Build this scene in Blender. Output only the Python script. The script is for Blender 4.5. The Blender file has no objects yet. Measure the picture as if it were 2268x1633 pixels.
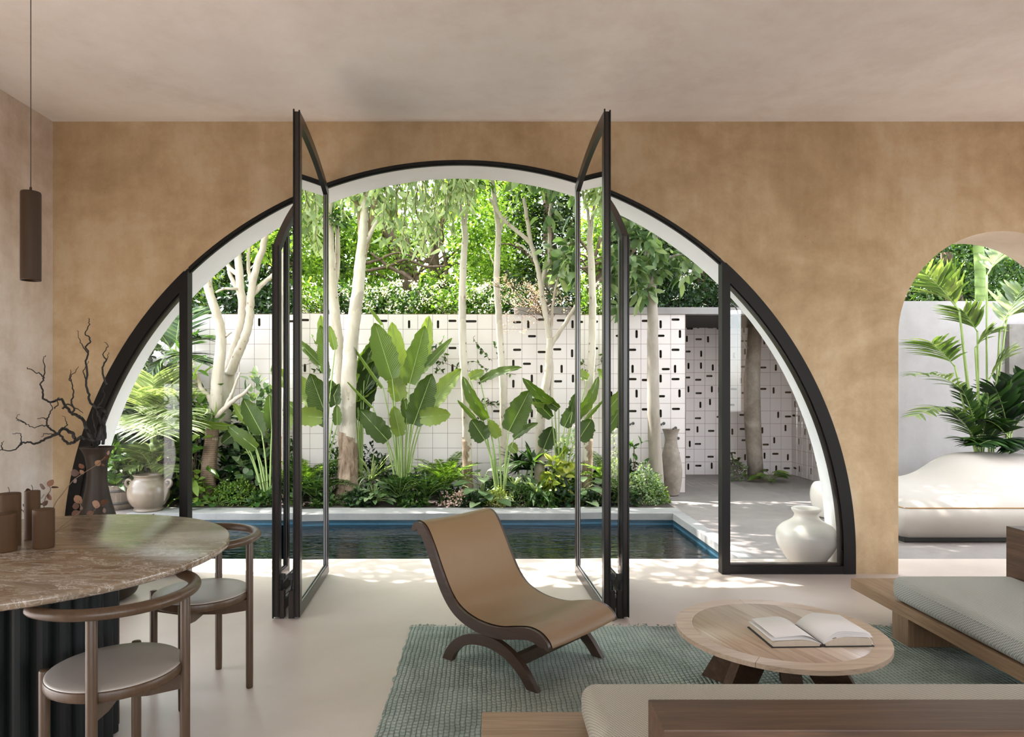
import bpy, bmesh, math, random
import numpy as np
from mathutils import Vector, Matrix

random.seed(7)
C = bpy.context.scene.collection
PI = math.pi
VX, VY, F, H = 1080.0, 861.0, 1512.0, 1.35          # vanishing point, focal length (px), eye height (m)
RUG = 0.016


def at(px, py, Y):
    return Vector(((px - VX) * Y / F, Y, H - (py - VY) * Y / F))


# ------------------------------------------------------------------ objects
def tag(o, label=None, cat=None, group=None, kind=None):
    if label: o['label'] = label
    if cat: o['category'] = cat
    if group: o['group'] = group
    if kind: o['kind'] = kind
    return o


def empty(name, loc, rz=0.0):
    o = bpy.data.objects.new(name, None)
    o.empty_display_size = 0.1
    o.location = loc
    o.rotation_euler = (0, 0, rz)
    C.objects.link(o)
    return o


def thing(name, label, cat, loc=(0, 0, 0), rz=0.0, group=None):
    return tag(empty(name, loc, rz), label, cat, group)


def link(name, me, mats, parent=None, smooth=False):
    if not isinstance(mats, (list, tuple)): mats = [mats]
    for m in mats: me.materials.append(m)
    if smooth:
        me.polygons.foreach_set('use_smooth', [True] * len(me.polygons))
    o = bpy.data.objects.new(name, me)
    C.objects.link(o)
    if parent is not None: o.parent = parent
    return o


class MB:
    """collects shapes into one mesh"""
    def __init__(s):
        s.v, s.f, s.m, s.sm = [], [], [], []

    def add(s, vs, fs, mi=0, smooth=True):
        b = len(s.v)
        s.v += [tuple(v) for v in vs]
        for f in fs:
            s.f.append(tuple(b + i for i in f)); s.m.append(mi); s.sm.append(smooth)
        return s

    def box(s, lo, hi, bev=0.0, mi=0, mat=None):
        bm = bmesh.new()
        bmesh.ops.create_cube(bm, size=1)
        for v in bm.verts:
            v.co = Vector([(lo[i] + hi[i]) / 2 + v.co[i] * (hi[i] - lo[i]) for i in range(3)])
        if bev > 0:
            bmesh.ops.bevel(bm, geom=bm.edges[:], offset=bev, segments=2, profile=0.7, affect='EDGES')
        s.bm(bm, mi, mat, False); return s

    def bm(s, bm, mi=0, mat=None, smooth=True):
        bm.verts.index_update()
        vs = [(mat @ v.co if mat else v.co.copy()) for v in bm.verts]
        s.add(vs, [[v.index for v in f.verts] for f in bm.faces], mi, smooth)
        bm.free(); return s

    def tube(s, pts, rad, seg=10, mi=0, caps=True, flat=1.0, up=None):
        pts = [Vector(p) for p in pts]
        n = len(pts)
        if not hasattr(rad, '__len__'): rad = [rad] * n
        vs, fs = [], []
        ref = up
        for i, p in enumerate(pts):
            t = (pts[min(i + 1, n - 1)] - pts[max(i - 1, 0)]).normalized()
            if ref is None:
                ref = Vector((0, 0, 1)) if abs(t.z) < 0.9 else Vector((1, 0, 0))
            a = t.cross(ref)
            if a.length < 1e-6: a = t.cross(Vector((0.3, 1, 0.2)))
            a.normalize(); b = a.cross(t).normalized()
            if up is None: ref = b
            for k in range(seg):
                an = 2 * PI * k / seg
                vs.append(p + a * math.cos(an) * rad[i] + b * math.sin(an) * rad[i] * flat)
        for i in range(n - 1):
            for k in range(seg):
                k2 = (k + 1) % seg
                fs.append((i * seg + k, i * seg + k2, (i + 1) * seg + k2, (i + 1) * seg + k))
        if caps:
            fs.append(tuple(range(seg))[::-1]); fs.append(tuple(range((n - 1) * seg, n * seg)))
        s.add(vs, fs, mi); return s

    def lathe(s, prof, seg=48, c=(0, 0, 0), mi=0, cap0=True, cap1=True):
        vs, fs = [], []
        for r, z in prof:
            for k in range(seg):
                a = 2 * PI * k / seg
                vs.append((c[0] + r * math.cos(a), c[1] + r * math.sin(a), c[2] + z))
        n = len(prof)
        for i in range(n - 1):
            for k in range(seg):
                k2 = (k + 1) % seg
                fs.append((i * seg + k, i * seg + k2, (i + 1) * seg + k2, (i + 1) * seg + k))
        if cap0: fs.append(tuple(range(seg))[::-1])
        if cap1: fs.append(tuple(range((n - 1) * seg, n * seg)))
        s.add(vs, fs, mi); return s

    def prism(s, poly, fn0, fn1, mi=0):
        """poly of 2D points; fn0/fn1 map (a,b) to 3D for the two caps"""
        n = len(poly)
        vs = [fn0(*p) for p in poly] + [fn1(*p) for p in poly]
        fs = [tuple(range(n))[::-1], tuple(range(n, 2 * n))]
        fs += [(i, (i + 1) % n, n + (i + 1) % n, n + i) for i in range(n)]
        s.add(vs, fs, mi, False); return s

    def build(s, name, mats, parent=None, loc=None, auto=None):
        me = bpy.data.meshes.new(name)
        me.from_pydata(s.v, [], s.f)
        me.polygons.foreach_set('material_index', s.m)
        me.polygons.foreach_set('use_smooth', s.sm)
        me.update()
        o = link(name, me, mats, parent)
        if auto:
            bm = bmesh.new(); bm.from_mesh(me)
            bmesh.ops.recalc_face_normals(bm, faces=bm.faces[:])
            for e in bm.edges:
                if len(e.link_faces) == 2 and e.calc_face_angle(0) > math.radians(auto): e.smooth = False
            bm.to_mesh(me); bm.free()
        if loc is not None: o.location = loc
        return o


def cat(pts, n=8, closed=False):
    """Catmull-Rom resampling of a list of tuples of any length"""
    P = [np.array(p, float) for p in pts]
    out = []
    N = len(P)
    for i in range(N - 1 if not closed else N):
        if closed:
            p0, p1, p2, p3 = P[i - 1], P[i], P[(i + 1) % N], P[(i + 2) % N]
        else:
            p0, p1, p2, p3 = P[max(i - 1, 0)], P[i], P[i + 1], P[min(i + 2, N - 1)]
        for k in range(n):
            t = k / n
            out.append(0.5 * (2 * p1 + (p2 - p0) * t + (2 * p0 - 5 * p1 + 4 * p2 - p3) * t * t + (3 * p1 - p0 - 3 * p2 + p3) * t ** 3))
    if not closed: out.append(P[-1])
    return [tuple(o) for o in out]


# ------------------------------------------------------------------ materials
def srgb(r, g, b):
    f = lambda c: (c / 255 / 12.92) if c / 255 <= 0.04045 else ((c / 255 + 0.055) / 1.055) ** 2.4
    return (f(r), f(g), f(b), 1)


class NT:
    def __init__(s, name):
        s.mat = bpy.data.materials.new(name)
        s.mat.use_nodes = True
        s.t = s.mat.node_tree
        s.t.nodes.clear()
        s.out = s.n('ShaderNodeOutputMaterial')

    def n(s, typ, props=None, **kw):
        nd = s.t.nodes.new(typ)
        for k, v in (props or {}).items(): setattr(nd, k, v)
        for k, v in kw.items():
            i = nd.inputs[int(k[1:])] if k[0] == 'i' and k[1:].isdigit() else nd.inputs[k.replace('_', ' ')]
            if hasattr(v, 'is_linked') or isinstance(v, bpy.types.NodeSocket): s.t.links.new(v, i)
            else: i.default_value = v
        return nd

    def l(s, a, b): s.t.links.new(a, b)

    def coord(s, scale=(1, 1, 1), rot=(0, 0, 0), kind='Object'):
        tc = s.n('ShaderNodeTexCoord')
        mp = s.n('ShaderNodeMapping', Scale=scale, Rotation=rot)
        s.l(tc.outputs[kind], mp.inputs['Vector'])
        return mp.outputs[0]

    def noise(s, vec, scale, detail=4, rough=0.55, dist=0.0):
        return s.n('ShaderNodeTexNoise', Vector=vec, Scale=scale, Detail=detail, Roughness=rough, Distortion=dist)

    def ramp(s, fac, stops):
        r = s.n('ShaderNodeValToRGB')
        s.l(fac, r.inputs[0])
        e = r.color_ramp.elements
        e[0].position, e[0].color = stops[0]
        e[1].position, e[1].color = stops[-1]
        for p, c in stops[1:-1]:
            x = e.new(p); x.color = c
        return r.outputs[0]

    def mix(s, fac, a, b, blend='MIX'):
        m = s.n('ShaderNodeMix', {'data_type': 'RGBA', 'blend_type': blend})
        for i, v in ((0, fac), (6, a), (7, b)):
            if isinstance(v, bpy.types.NodeSocket): s.l(v, m.inputs[i])
            else: m.inputs[i].default_value = v
        return m.outputs[2]

    def math(s, op, a, b=0.0, c=0.0):
        m = s.n('ShaderNodeMath', {'operation': op})
        for i, v in enumerate((a, b, c)):
            if isinstance(v, bpy.types.NodeSocket): s.l(v, m.inputs[i])
            else: m.inputs[i].default_value = v
        return m.outputs[0]

    def bump(s, h, strength=0.3, dist=0.01):
        b = s.n('ShaderNodeBump', Strength=strength, Distance=dist)
        s.l(h, b.inputs['Height'])
        return b.outputs[0]

    def pbr(s, color, rough=0.6, metal=0.0, spec=0.5, normal=None, **kw):
        p = s.n('ShaderNodeBsdfPrincipled')
        for k, v in (('Base Color', color), ('Roughness', rough), ('Metallic', metal), ('Specular IOR Level', spec)):
            if isinstance(v, bpy.types.NodeSocket): s.l(v, p.inputs[k])
            else: p.inputs[k].default_value = v
        if normal is not None: s.l(normal, p.inputs['Normal'])
        for k, v in kw.items(): p.inputs[k.replace('_', ' ')].default_value = v
        s.l(p.outputs[0], s.out.inputs[0])
        return p


def m_plain(name, col, rough=0.5, metal=0.0, spec=0.5, var=0.08, scale=6.0, bump=0.0):
    t = NT(name)
    v = t.coord()
    n = t.noise(v, scale)
    c = t.mix(n.outputs[0], [x * (1 - var) for x in col[:3]] + [1], [min(1, x * (1 + var)) for x in col[:3]] + [1])
    nb = t.bump(t.noise(v, scale * 12).outputs[0], bump, 0.004) if bump else None
    t.pbr(c, rough, metal, spec, nb)
    return t.mat


def m_plaster(name, dark, mid, light, bump=0.25, scale=1.1, rough=0.85, speck=True):
    t = NT(name)
    v = t.coord()
    big = t.noise(v, scale, 6, 0.62, 0.6)
    fine = t.noise(v, scale * 7, 5, 0.7)
    stk = t.noise(t.coord((5, 5, 0.55)), 1.0, 4, 0.6)
    f = t.math('ADD', t.math('MULTIPLY', big.outputs[0], 0.56), t.math('MULTIPLY', fine.outputs[0], 0.24))
    f = t.math('ADD', f, t.math('MULTIPLY', stk.outputs[0], 0.20))
    c = t.ramp(f, [(0.36, dark), (0.5, mid), (0.64, light)])
    grain = t.noise(v, 160, 2, 0.6)
    c = t.mix(t.math('MULTIPLY', grain.outputs[0], 0.22), c, (0.05, 0.035, 0.02, 1), 'SOFT_LIGHT')
    if speck:
        vo = t.n('ShaderNodeTexVoronoi', Vector=v, Scale=9.0)
        sp = t.math('LESS_THAN', vo.outputs['Distance'], 0.022)
        c = t.mix(t.math('MULTIPLY', sp, 0.7), c, (0.06, 0.04, 0.025, 1))
    h = t.math('ADD', t.math('MULTIPLY', fine.outputs[0], 0.6), t.math('MULTIPLY', grain.outputs[0], 0.25))
    t.pbr(c, rough, 0, 0.25, t.bump(h, bump, 0.012))
    return t.mat


def m_wood(name, a, b, c, axis='X', rough=0.5, scale=1.0, knots=False):
    t = NT(name)
    st = {'X': (1.6, 34, 34), 'Y': (34, 1.6, 34), 'Z': (34, 34, 1.6)}[axis]
    v = t.coord(tuple(x * scale for x in st))
    v2 = t.coord({'X': (6, 240, 240), 'Y': (240, 6, 240), 'Z': (240, 240, 6)}[axis])
    n = t.noise(v, 1.0, 5, 0.6, 1.2)
    g = t.noise(v2, 1.0, 3, 0.6)
    f = t.math('ADD', t.math('MULTIPLY', n.outputs[0], 0.75), t.math('MULTIPLY', g.outputs[0], 0.25))
    col = t.ramp(f, [(0.25, a), (0.5, b), (0.75, c)])
    if knots:
        vk = t.coord((3.2, 5.0, 1))
        vo = t.n('ShaderNodeTexVoronoi', Vector=vk, Scale=1.0)
        k = t.ramp(vo.outputs['Distance'], [(0.0, (1, 1, 1, 1)), (0.10, (0, 0, 0, 1))])
        col = t.mix(t.math('MULTIPLY', k, 0.6), col, (0.05, 0.028, 0.015, 1))
    t.pbr(col, rough, 0, 0.4, t.bump(g.outputs[0], 0.12, 0.002))
    return t.mat


def m_weave(name, ca, cb, su=430, sv=430, rot=0.0, rough=0.9, bump=0.5, third=None):
    t = NT(name)
    tc = t.n('ShaderNodeTexCoord')
    mp = t.n('ShaderNodeMapping', Rotation=(0, 0, rot))
    t.l(tc.outputs['Object'], mp.inputs['Vector'])
    sx = t.n('ShaderNodeSeparateXYZ'); t.l(mp.outputs[0], sx.inputs[0])
    yz = t.math('ADD', sx.outputs[1], sx.outputs[2])
    wx = t.math('SINE', t.math('MULTIPLY', sx.outputs[0], su))
    wy = t.math('SINE', t.math('MULTIPLY', yz, sv))
    pr = t.math('MULTIPLY', wx, wy)
    f = t.math('ADD', t.math('MULTIPLY', pr, 0.5), 0.5)
    nz = t.noise(mp.outputs[0], 60, 3)
    c = t.mix(f, ca, cb)
    c = t.mix(t.math('MULTIPLY', nz.outputs[0], 0.5), c, third or ca)
    h = t.math('ADD', t.math('ABSOLUTE', wx), t.math('ABSOLUTE', wy))
    t.pbr(c, rough, 0, 0.15, t.bump(h, bump, 0.0015), Sheen_Weight=0.15)
    return t.mat


def m_leaf(name, stops, trans=0.35, rough=0.45, spec=0.4, vein=False):
    """stops: colours picked by each leaf's own random value"""
    t = NT(name)
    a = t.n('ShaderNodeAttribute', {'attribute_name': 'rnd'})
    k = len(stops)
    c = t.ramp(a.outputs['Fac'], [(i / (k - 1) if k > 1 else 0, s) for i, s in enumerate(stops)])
    p = t.n('ShaderNodeBsdfPrincipled', Roughness=rough)
    if vein:
        va = t.n('ShaderNodeAttribute', {'attribute_name': 'vein'})
        sn = t.math('SINE', t.math('MULTIPLY', va.outputs['Fac'], 170.0))
        c = t.mix(t.math('MULTIPLY', t.math('ADD', t.math('MULTIPLY', sn, 0.5), 0.5), 0.22), c, [0.02, 0.05, 0.012, 1])
        t.l(t.bump(sn, 0.25, 0.004), p.inputs['Normal'])
    p.inputs['Specular IOR Level'].default_value = spec
    t.l(c, p.inputs['Base Color'])
    tr = t.n('ShaderNodeBsdfTranslucent')
    c2 = t.mix(1.0, c, (1.25, 1.35, 0.55, 1), 'MULTIPLY')
    t.l(c2, tr.inputs['Color'])
    mx = t.n('ShaderNodeMixShader'); mx.inputs[0].default_value = trans
    t.l(p.outputs[0], mx.inputs[1]); t.l(tr.outputs[0], mx.inputs[2])
    t.l(mx.outputs[0], t.out.inputs[0])
    return t.mat


def m_bark(name, a, b, rings=0.0, bump=0.4, scale=3.0, knots=False):
    t = NT(name)
    v = t.coord((3, 3, 1.0))
    n = t.noise(v, scale, 6, 0.65, 0.5)
    c = t.ramp(n.outputs[0], [(0.3, a), (0.7, b)])
    h = n.outputs[0]
    if rings:
        sx = t.n('ShaderNodeSeparateXYZ'); t.l(t.coord(), sx.inputs[0])
        w = t.math('SINE', t.math('ADD', t.math('MULTIPLY', sx.outputs[2], rings), t.math('MULTIPLY', n.outputs[0], 5)))
        c = t.mix(t.math('MULTIPLY', t.math('GREATER_THAN', w, 0.75), 0.35), c, [x * 0.55 for x in a[:3]] + [1])
        h = t.math('ADD', h, t.math('MULTIPLY', w, 0.3))
    if knots:
        vo = t.n('ShaderNodeTexVoronoi', Vector=t.coord((1, 1, 0.8)), Scale=11.0)
        kn = t.ramp(vo.outputs['Distance'], [(0.10, (1, 1, 1, 1)), (0.17, (0, 0, 0, 1))])
        c = t.mix(t.math('MULTIPLY', t.math('MULTIPLY', kn, t.math('GREATER_THAN', vo.outputs['Color'], 0.55)), 0.75), c, srgb(112, 84, 60))
    t.pbr(c, 0.8, 0, 0.25, t.bump(h, bump, 0.01))
    return t.mat


def m_glass(name):
    t = NT(name)
    fr = t.n('ShaderNodeFresnel', IOR=1.45)
    tr = t.n('ShaderNodeBsdfTransparent', Color=(0.975, 0.98, 0.978, 1))
    gl = t.n('ShaderNodeBsdfGlossy', Roughness=0.0, Color=(1, 1, 1, 1))
    mx = t.n('ShaderNodeMixShader')
    t.l(fr.outputs[0], mx.inputs[0]); t.l(tr.outputs[0], mx.inputs[1]); t.l(gl.outputs[0], mx.inputs[2])
    t.l(mx.outputs[0], t.out.inputs[0])
    return t.mat


def m_water(name):
    t = NT(name)
    v = t.coord((0.8, 2.6, 1))
    n = t.noise(v, 2.4, 3, 0.5, 0.4)
    n2 = t.noise(t.coord((2.0, 8.0, 1)), 3.0, 2, 0.5)
    h = t.math('ADD', n.outputs[0], t.math('MULTIPLY', n2.outputs[0], 0.35))
    b = t.bump(h, 0.30, 0.05)
    fr = t.n('ShaderNodeFresnel', IOR=1.5); t.l(b, fr.inputs['Normal'])
    tr = t.n('ShaderNodeBsdfTransparent', Color=(0.30, 0.58, 0.62, 1))
    gl = t.n('ShaderNodeBsdfGlossy', Roughness=0.02, Color=(1, 1, 1, 1)); t.l(b, gl.inputs['Normal'])
    mx = t.n('ShaderNodeMixShader')
    f2 = t.math('MULTIPLY', fr.outputs[0], 1.0)
    t.l(f2, mx.inputs[0]); t.l(tr.outputs[0], mx.inputs[1]); t.l(gl.outputs[0], mx.inputs[2])
    t.l(mx.outputs[0], t.out.inputs[0])
    return t.mat


def m_marble(name):
    t = NT(name)
    R_ = (0, 0, math.radians(24))
    v = t.coord((1.2, 4.2, 4), R_)
    warp = t.noise(v, 1.5, 7, 0.68, 1.6)
    base = t.ramp(warp.outputs[0], [(0.3, srgb(82, 66, 50)), (0.45, srgb(110, 90, 69)), (0.56, srgb(128, 111, 93)), (0.7, srgb(104, 88, 72))])
    msk = t.ramp(t.noise(v, 0.8, 3).outputs[0], [(0.4, (0, 0, 0, 1)), (0.58, (1, 1, 1, 1))])
    c = base
    for sc_, off, wd, am, dist in ((1.6, 0.5, 0.012, 0.75, 1.6), (3.4, 0.47, 0.012, 0.6, 1.2)):
        ve = t.noise(v, sc_, 8, 0.7, dist)
        d = t.math('ABSOLUTE', t.math('SUBTRACT', ve.outputs[0], off))
        k = t.ramp(d, [(0.0, (1, 1, 1, 1)), (wd, (0, 0, 0, 1))])
        c = t.mix(t.math('MULTIPLY', t.math('MULTIPLY', k, msk), am), c, srgb(202, 196, 188))
    sp = t.noise(t.coord((5, 32, 20), R_), 1.6, 5, 0.75, 0.6)
    k3 = t.ramp(sp.outputs[0], [(0.60, (0, 0, 0, 1)), (0.66, (1, 1, 1, 1))])
    pm = t.ramp(t.noise(v, 1.1, 2).outputs[0], [(0.45, (0, 0, 0, 1)), (0.6, (1, 1, 1, 1))])
    c = t.mix(t.math('MULTIPLY', t.math('MULTIPLY', k3, pm), 0.6), c, srgb(196, 192, 186))
    t.pbr(c, 0.24, 0, 0.5)
    return t.mat


def m_rug(name):
    t = NT(name)
    tc = t.n('ShaderNodeTexCoord')
    nz = t.noise(tc.outputs['Object'], 9, 4)
    ad = t.n('ShaderNodeVectorMath', {'operation': 'MULTIPLY_ADD'})
    t.l(nz.outputs['Color'], ad.inputs[0]); ad.inputs[1].default_value = (0.02, 0.02, 0); t.l(tc.outputs['Object'], ad.inputs[2])
    sx = t.n('ShaderNodeSeparateXYZ'); t.l(ad.outputs[0], sx.inputs[0])
    row = t.math('MULTIPLY', sx.outputs[0], 2 * PI / 0.021)
    ph = t.math('MULTIPLY', t.math('FLOOR', t.math('MULTIPLY', sx.outputs[0], 1 / 0.021)), 2.4)
    wx = t.math('ABSOLUTE', t.math('SINE', t.math('MULTIPLY', row, 0.5)))
    wy = t.math('ABSOLUTE', t.math('SINE', t.math('ADD', t.math('MULTIPLY', sx.outputs[1], PI / 0.026), ph)))
    h = t.math('MULTIPLY', t.math('POWER', wx, 0.6), t.math('ADD', t.math('MULTIPLY', t.math('POWER', wy, 0.6), 0.75), 0.25))
    big = t.noise(tc.outputs['Object'], 2.5, 3)
    c = t.ramp(t.math('ADD', t.math('MULTIPLY', big.outputs[0], 0.6), t.math('MULTIPLY', nz.outputs[0], 0.4)), [(0.3, srgb(134, 148, 140)), (0.5, srgb(162, 176, 168)), (0.7, srgb(186, 198, 190))])
    gap = t.ramp(h, [(0.1, (0.45, 0.45, 0.45, 1)), (0.42, (1, 1, 1, 1))])
    c = t.mix(1.0, c, gap, 'MULTIPLY')
    t.pbr(c, 0.95, 0, 0.1, t.bump(h, 0.9, 0.012))
    return t.mat


def m_planks(name, rot=1.29):
    """round table top: boards laid at an angle, each with its own tone"""
    t = NT(name)
    tc = t.n('ShaderNodeTexCoord')
    mp = t.n('ShaderNodeMapping', Rotation=(0, 0, rot)); t.l(tc.outputs['Object'], mp.inputs['Vector'])
    sx = t.n('ShaderNodeSeparateXYZ'); t.l(mp.outputs[0], sx.inputs[0])
    bd = t.math('FLOOR', t.math('MULTIPLY', sx.outputs[1], 1 / 0.105))
    wn = t.n('ShaderNodeTexWhiteNoise', {'noise_dimensions': '1D'}); t.l(bd, wn.inputs['W'])
    off = t.n('ShaderNodeCombineXYZ'); t.l(t.math('MULTIPLY', wn.outputs[0], 7), off.inputs[0])
    ad = t.n('ShaderNodeVectorMath', {'operation': 'ADD'}); t.l(mp.outputs[0], ad.inputs[0]); t.l(off.outputs[0], ad.inputs[1])
    m2 = t.n('ShaderNodeMapping', Scale=(1.6, 20, 20)); t.l(ad.outputs[0], m2.inputs['Vector'])
    n = t.noise(m2.outputs[0], 1.0, 6, 0.62, 1.4)
    f = t.math('ADD', t.math('MULTIPLY', n.outputs[0], 0.6), t.math('MULTIPLY', wn.outputs[0], 0.4))
    c = t.ramp(f, [(0.25, srgb(168, 145, 122)), (0.5, srgb(203, 184, 163)), (0.75, srgb(222, 207, 190))])
    m3 = t.n('ShaderNodeMapping', Scale=(4.2, 8.5, 1)); t.l(ad.outputs[0], m3.inputs['Vector'])
    vo = t.n('ShaderNodeTexVoronoi', Vector=m3.outputs[0], Scale=1.0)
    k = t.ramp(vo.outputs['Distance'], [(0.0, (1, 1, 1, 1)), (0.085, (0, 0, 0, 1))])
    c = t.mix(t.math('MULTIPLY', t.math('MULTIPLY', k, t.math('GREATER_THAN', wn.outputs[0], 0.45)), 0.7), c, (0.04, 0.022, 0.012, 1))
    fr = t.math('FRACT', t.math('MULTIPLY', sx.outputs[1], 1 / 0.105))
    seam = t.math('LESS_THAN', fr, 0.018)
    c = t.mix(t.math('MULTIPLY', seam, 0.55), c, (0.05, 0.03, 0.02, 1))
    t.pbr(c, 0.34, 0, 0.6)
    return t.mat


def m_tiles_glossy(name, col):
    return m_plain(name, col, 0.45, 0, 0.4, 0.04, 3.0)


M = {}
M['plaster'] = m_plaster('tan_plaster', srgb(166, 141, 108), srgb(187, 164, 132), srgb(203, 186, 159))
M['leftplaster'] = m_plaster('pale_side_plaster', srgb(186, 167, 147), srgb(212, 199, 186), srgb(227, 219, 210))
M['ceiling'] = m_plaster('ceiling_plaster', srgb(230, 222, 216), srgb(239, 234, 230), srgb(244, 241, 239), scale=0.8, speck=False)
M['white'] = m_plaster('white_plaster', srgb(246, 243, 241), srgb(249, 247, 246), srgb(251, 250, 249), 0.12, 0.9, speck=False)
M['arch_cream'] = m_plaster('cream_plaster', srgb(214, 196, 176), srgb(226, 210, 192), srgb(234, 221, 206), 0.15, 0.9, speck=False)
M['garden_wall'] = m_plaster('grey_white_plaster', srgb(144, 140, 138), srgb(154, 150, 149), srgb(162, 159, 158), 0.1, 0.8, speck=False)


def m_floor():
    t = NT('microcement')
    v = t.coord()
    n = t.noise(v, 1.2, 6, 0.6, 0.5)
    c = t.ramp(n.outputs[0], [(0.3, srgb(186, 173, 162)), (0.5, srgb(194, 181, 170)), (0.7, srgb(202, 190, 180))])
    r = t.math('ADD', t.math('MULTIPLY', n.outputs[0], 0.15), 0.30)
    t.pbr(c, r, 0, 0.4, t.bump(t.noise(v, 30, 3).outputs[0], 0.02, 0.003))
    return t.mat


M['floor'] = m_floor()
M['deck'] = m_plaster('deck_concrete', srgb(122, 115, 111), srgb(132, 125, 121), srgb(142, 136, 132), 0.08, 0.9, 0.7, False)
M['coping'] = m_plaster('coping_concrete', srgb(130, 129, 128), srgb(142, 141, 139), srgb(152, 151, 148), 0.1, 1.6, 0.75, False)
M['soil'] = m_plain('soil', (0.035, 0.024, 0.017, 1), 0.95, var=0.5, scale=30, bump=0.6)
M['frame'] = m_plain('bronze_black_metal', (0.007, 0.006, 0.0055, 1), 0.45, 0.0, 0.25, 0.1)
M['frame_brown'] = m_plain('brown_metal', (0.020, 0.0135, 0.011, 1), 0.28, 0.0, 0.5, 0.1)
M['alu'] = m_plain('satin_aluminium', (0.32, 0.31, 0.31, 1), 0.35, 0.6, 0.5, 0.05)
M['glass'] = m_glass('clear_glass')
M['water'] = m_water('pool_water')
M['pooltile'] = m_plain('pool_blue_tile', (0.012, 0.04, 0.06, 1), 0.3, var=0.3, scale=14)
M['poolline'] = m_plain('light_blue_waterline_tile', (0.028, 0.09, 0.14, 1), 0.3, var=0.3, scale=20)
M['poolfloor'] = m_plain('pool_floor', (0.05, 0.16, 0.16, 1), 0.5, var=0.2, scale=4)
M['tile'] = m_plain('pale_tile', srgb(214, 206, 204), 0.42, 0, 0.4, 0.05, 2.3)
M['grout'] = m_plain('grout', srgb(120, 98, 84), 0.9, var=0.1)
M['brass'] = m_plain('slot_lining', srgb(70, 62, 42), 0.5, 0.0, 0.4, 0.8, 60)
M['slab_shade'] = m_plain('shaded_soffit', (0.03, 0.027, 0.025, 1), 0.8)  # near-black colour stands in for the shade under the niche roof
M['walnut'] = m_wood('dark_walnut', (0.030, 0.017, 0.011, 1), (0.045, 0.026, 0.017, 1), (0.062, 0.037, 0.025, 1), 'X', 0.38)
M['chairwood'] = m_wood('brown_ash', (0.046, 0.025, 0.012, 1), (0.066, 0.037, 0.019, 1), (0.088, 0.052, 0.028, 1), 'Z', 0.38)
M['oakX'] = m_wood('oak_grain_x', srgb(112, 86, 62), srgb(146, 118, 90), srgb(174, 148, 120), 'X', 0.5)
M['oakrim'] = m_wood('oak_rim', srgb(160, 137, 114), srgb(190, 169, 147), srgb(210, 192, 172), 'X', 0.36)
M['oakY'] = m_wood('oak_grain_y', srgb(112, 86, 62), srgb(146, 118, 90), srgb(174, 148, 120), 'Y', 0.5)
M['oakZ'] = m_wood('oak_grain_z', srgb(100, 76, 56), srgb(132, 106, 80), srgb(160, 134, 108), 'Z', 0.5)
M['darkoakX'] = m_wood('brown_oak_x', srgb(58, 41, 29), srgb(82, 60, 44), srgb(108, 82, 62), 'X', 0.48)
M['darkoakY'] = m_wood('brown_oak_y', srgb(58, 41, 29), srgb(82, 60, 44), srgb(108, 82, 62), 'Y', 0.48)
M['planks'] = m_planks('oak_planks')
M['leather'] = m_plain('tan_leather', srgb(125, 98, 66), 0.48, 0, 0.4, 0.05, 5, 0.15)
M['seatleather'] = m_plain('grey_taupe_leather', srgb(146, 138, 130), 0.45, 0, 0.9, 0.04, 5, 0.03)
M['weavegrey'] = m_weave('grey_green_weave', srgb(112, 118, 112), srgb(214, 213, 205), 520, 520, 0.35, third=srgb(172, 173, 165))
M['weaveolive'] = m_weave('olive_weave', srgb(118, 115, 102), srgb(206, 200, 186), 520, 520, 0.35, third=srgb(170, 165, 150))
M['rug'] = m_rug('teal_rug')
M['marble'] = m_marble('brown_marble')
M['flute'] = m_plain('black_green_lacquer', (0.005, 0.006, 0.0058, 1), 0.5, 0, 0.25, var=0.15)
M['candle'] = m_plain('taupe_wax', srgb(70, 49, 31), 0.6, 0, 0.15, 0.06, 9, 0.1)
M['wick'] = m_plain('wick', (0.06, 0.04, 0.03, 1), 0.9)
M['pendant'] = m_plain('taupe_metal', srgb(56, 41, 28), 0.55, 0, 0.2, 0.04)
M['vase'] = m_plain('taupe_ceramic', srgb(42, 33, 26), 0.5, 0, 0.25, 0.05, 3)
M['pot'] = m_plain('beige_glazed_ceramic', srgb(102, 91, 78), 0.25, 0, 0.5, 0.05, 3)
M['whitepot'] = m_plain('cream_glazed_ceramic', srgb(232, 224, 213), 0.24, 0, 0.5, 0.03, 3)
M['stonevase'] = m_plaster('speckled_stone', srgb(112, 102, 92), srgb(140, 130, 119), srgb(166, 157, 147), 0.3, 3.0, 0.75)
M['branch'] = m_plain('black_bark', (0.012, 0.010, 0.009, 1), 0.7, var=0.3, scale=40)
M['paper'] = m_plain('paper', srgb(226, 222, 218), 0.8, var=0.02)
M['pageedge'] = m_plain('page_edges', srgb(196, 184, 166), 0.85, var=0.12, scale=60)
M['cover'] = m_plain('dark_cloth_cover', (0.03, 0.027, 0.024, 1), 0.8)
M['canvas'] = m_plain('white_canvas', srgb(164, 157, 149), 0.8, 0, 0.2, 0.03, 4, 0.1)
M['piping'] = m_plain('tan_piping', srgb(150, 118, 74), 0.7)
M['black'] = m_plain('black_base', (0.012, 0.011, 0.010, 1), 0.7)
M['shaded_wall'] = m_plaster('shaded_wall_plaster', srgb(92, 88, 84), srgb(108, 104, 99), srgb(124, 120, 115), 0.2, 1.5, speck=False)  # shade of the receding garden wall is put into this grey
M['barrel'] = m_wood('weathered_barrel', srgb(70, 62, 54), srgb(98, 88, 78), srgb(124, 114, 104), 'Z', 0.8)
M['iron'] = m_plain('iron', (0.03, 0.028, 0.026, 1), 0.5)
M['paletrunk'] = m_bark('pale_bark', srgb(151, 137, 120), srgb(190, 182, 168), 0, 0.2, 2.0, knots=True)
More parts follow.
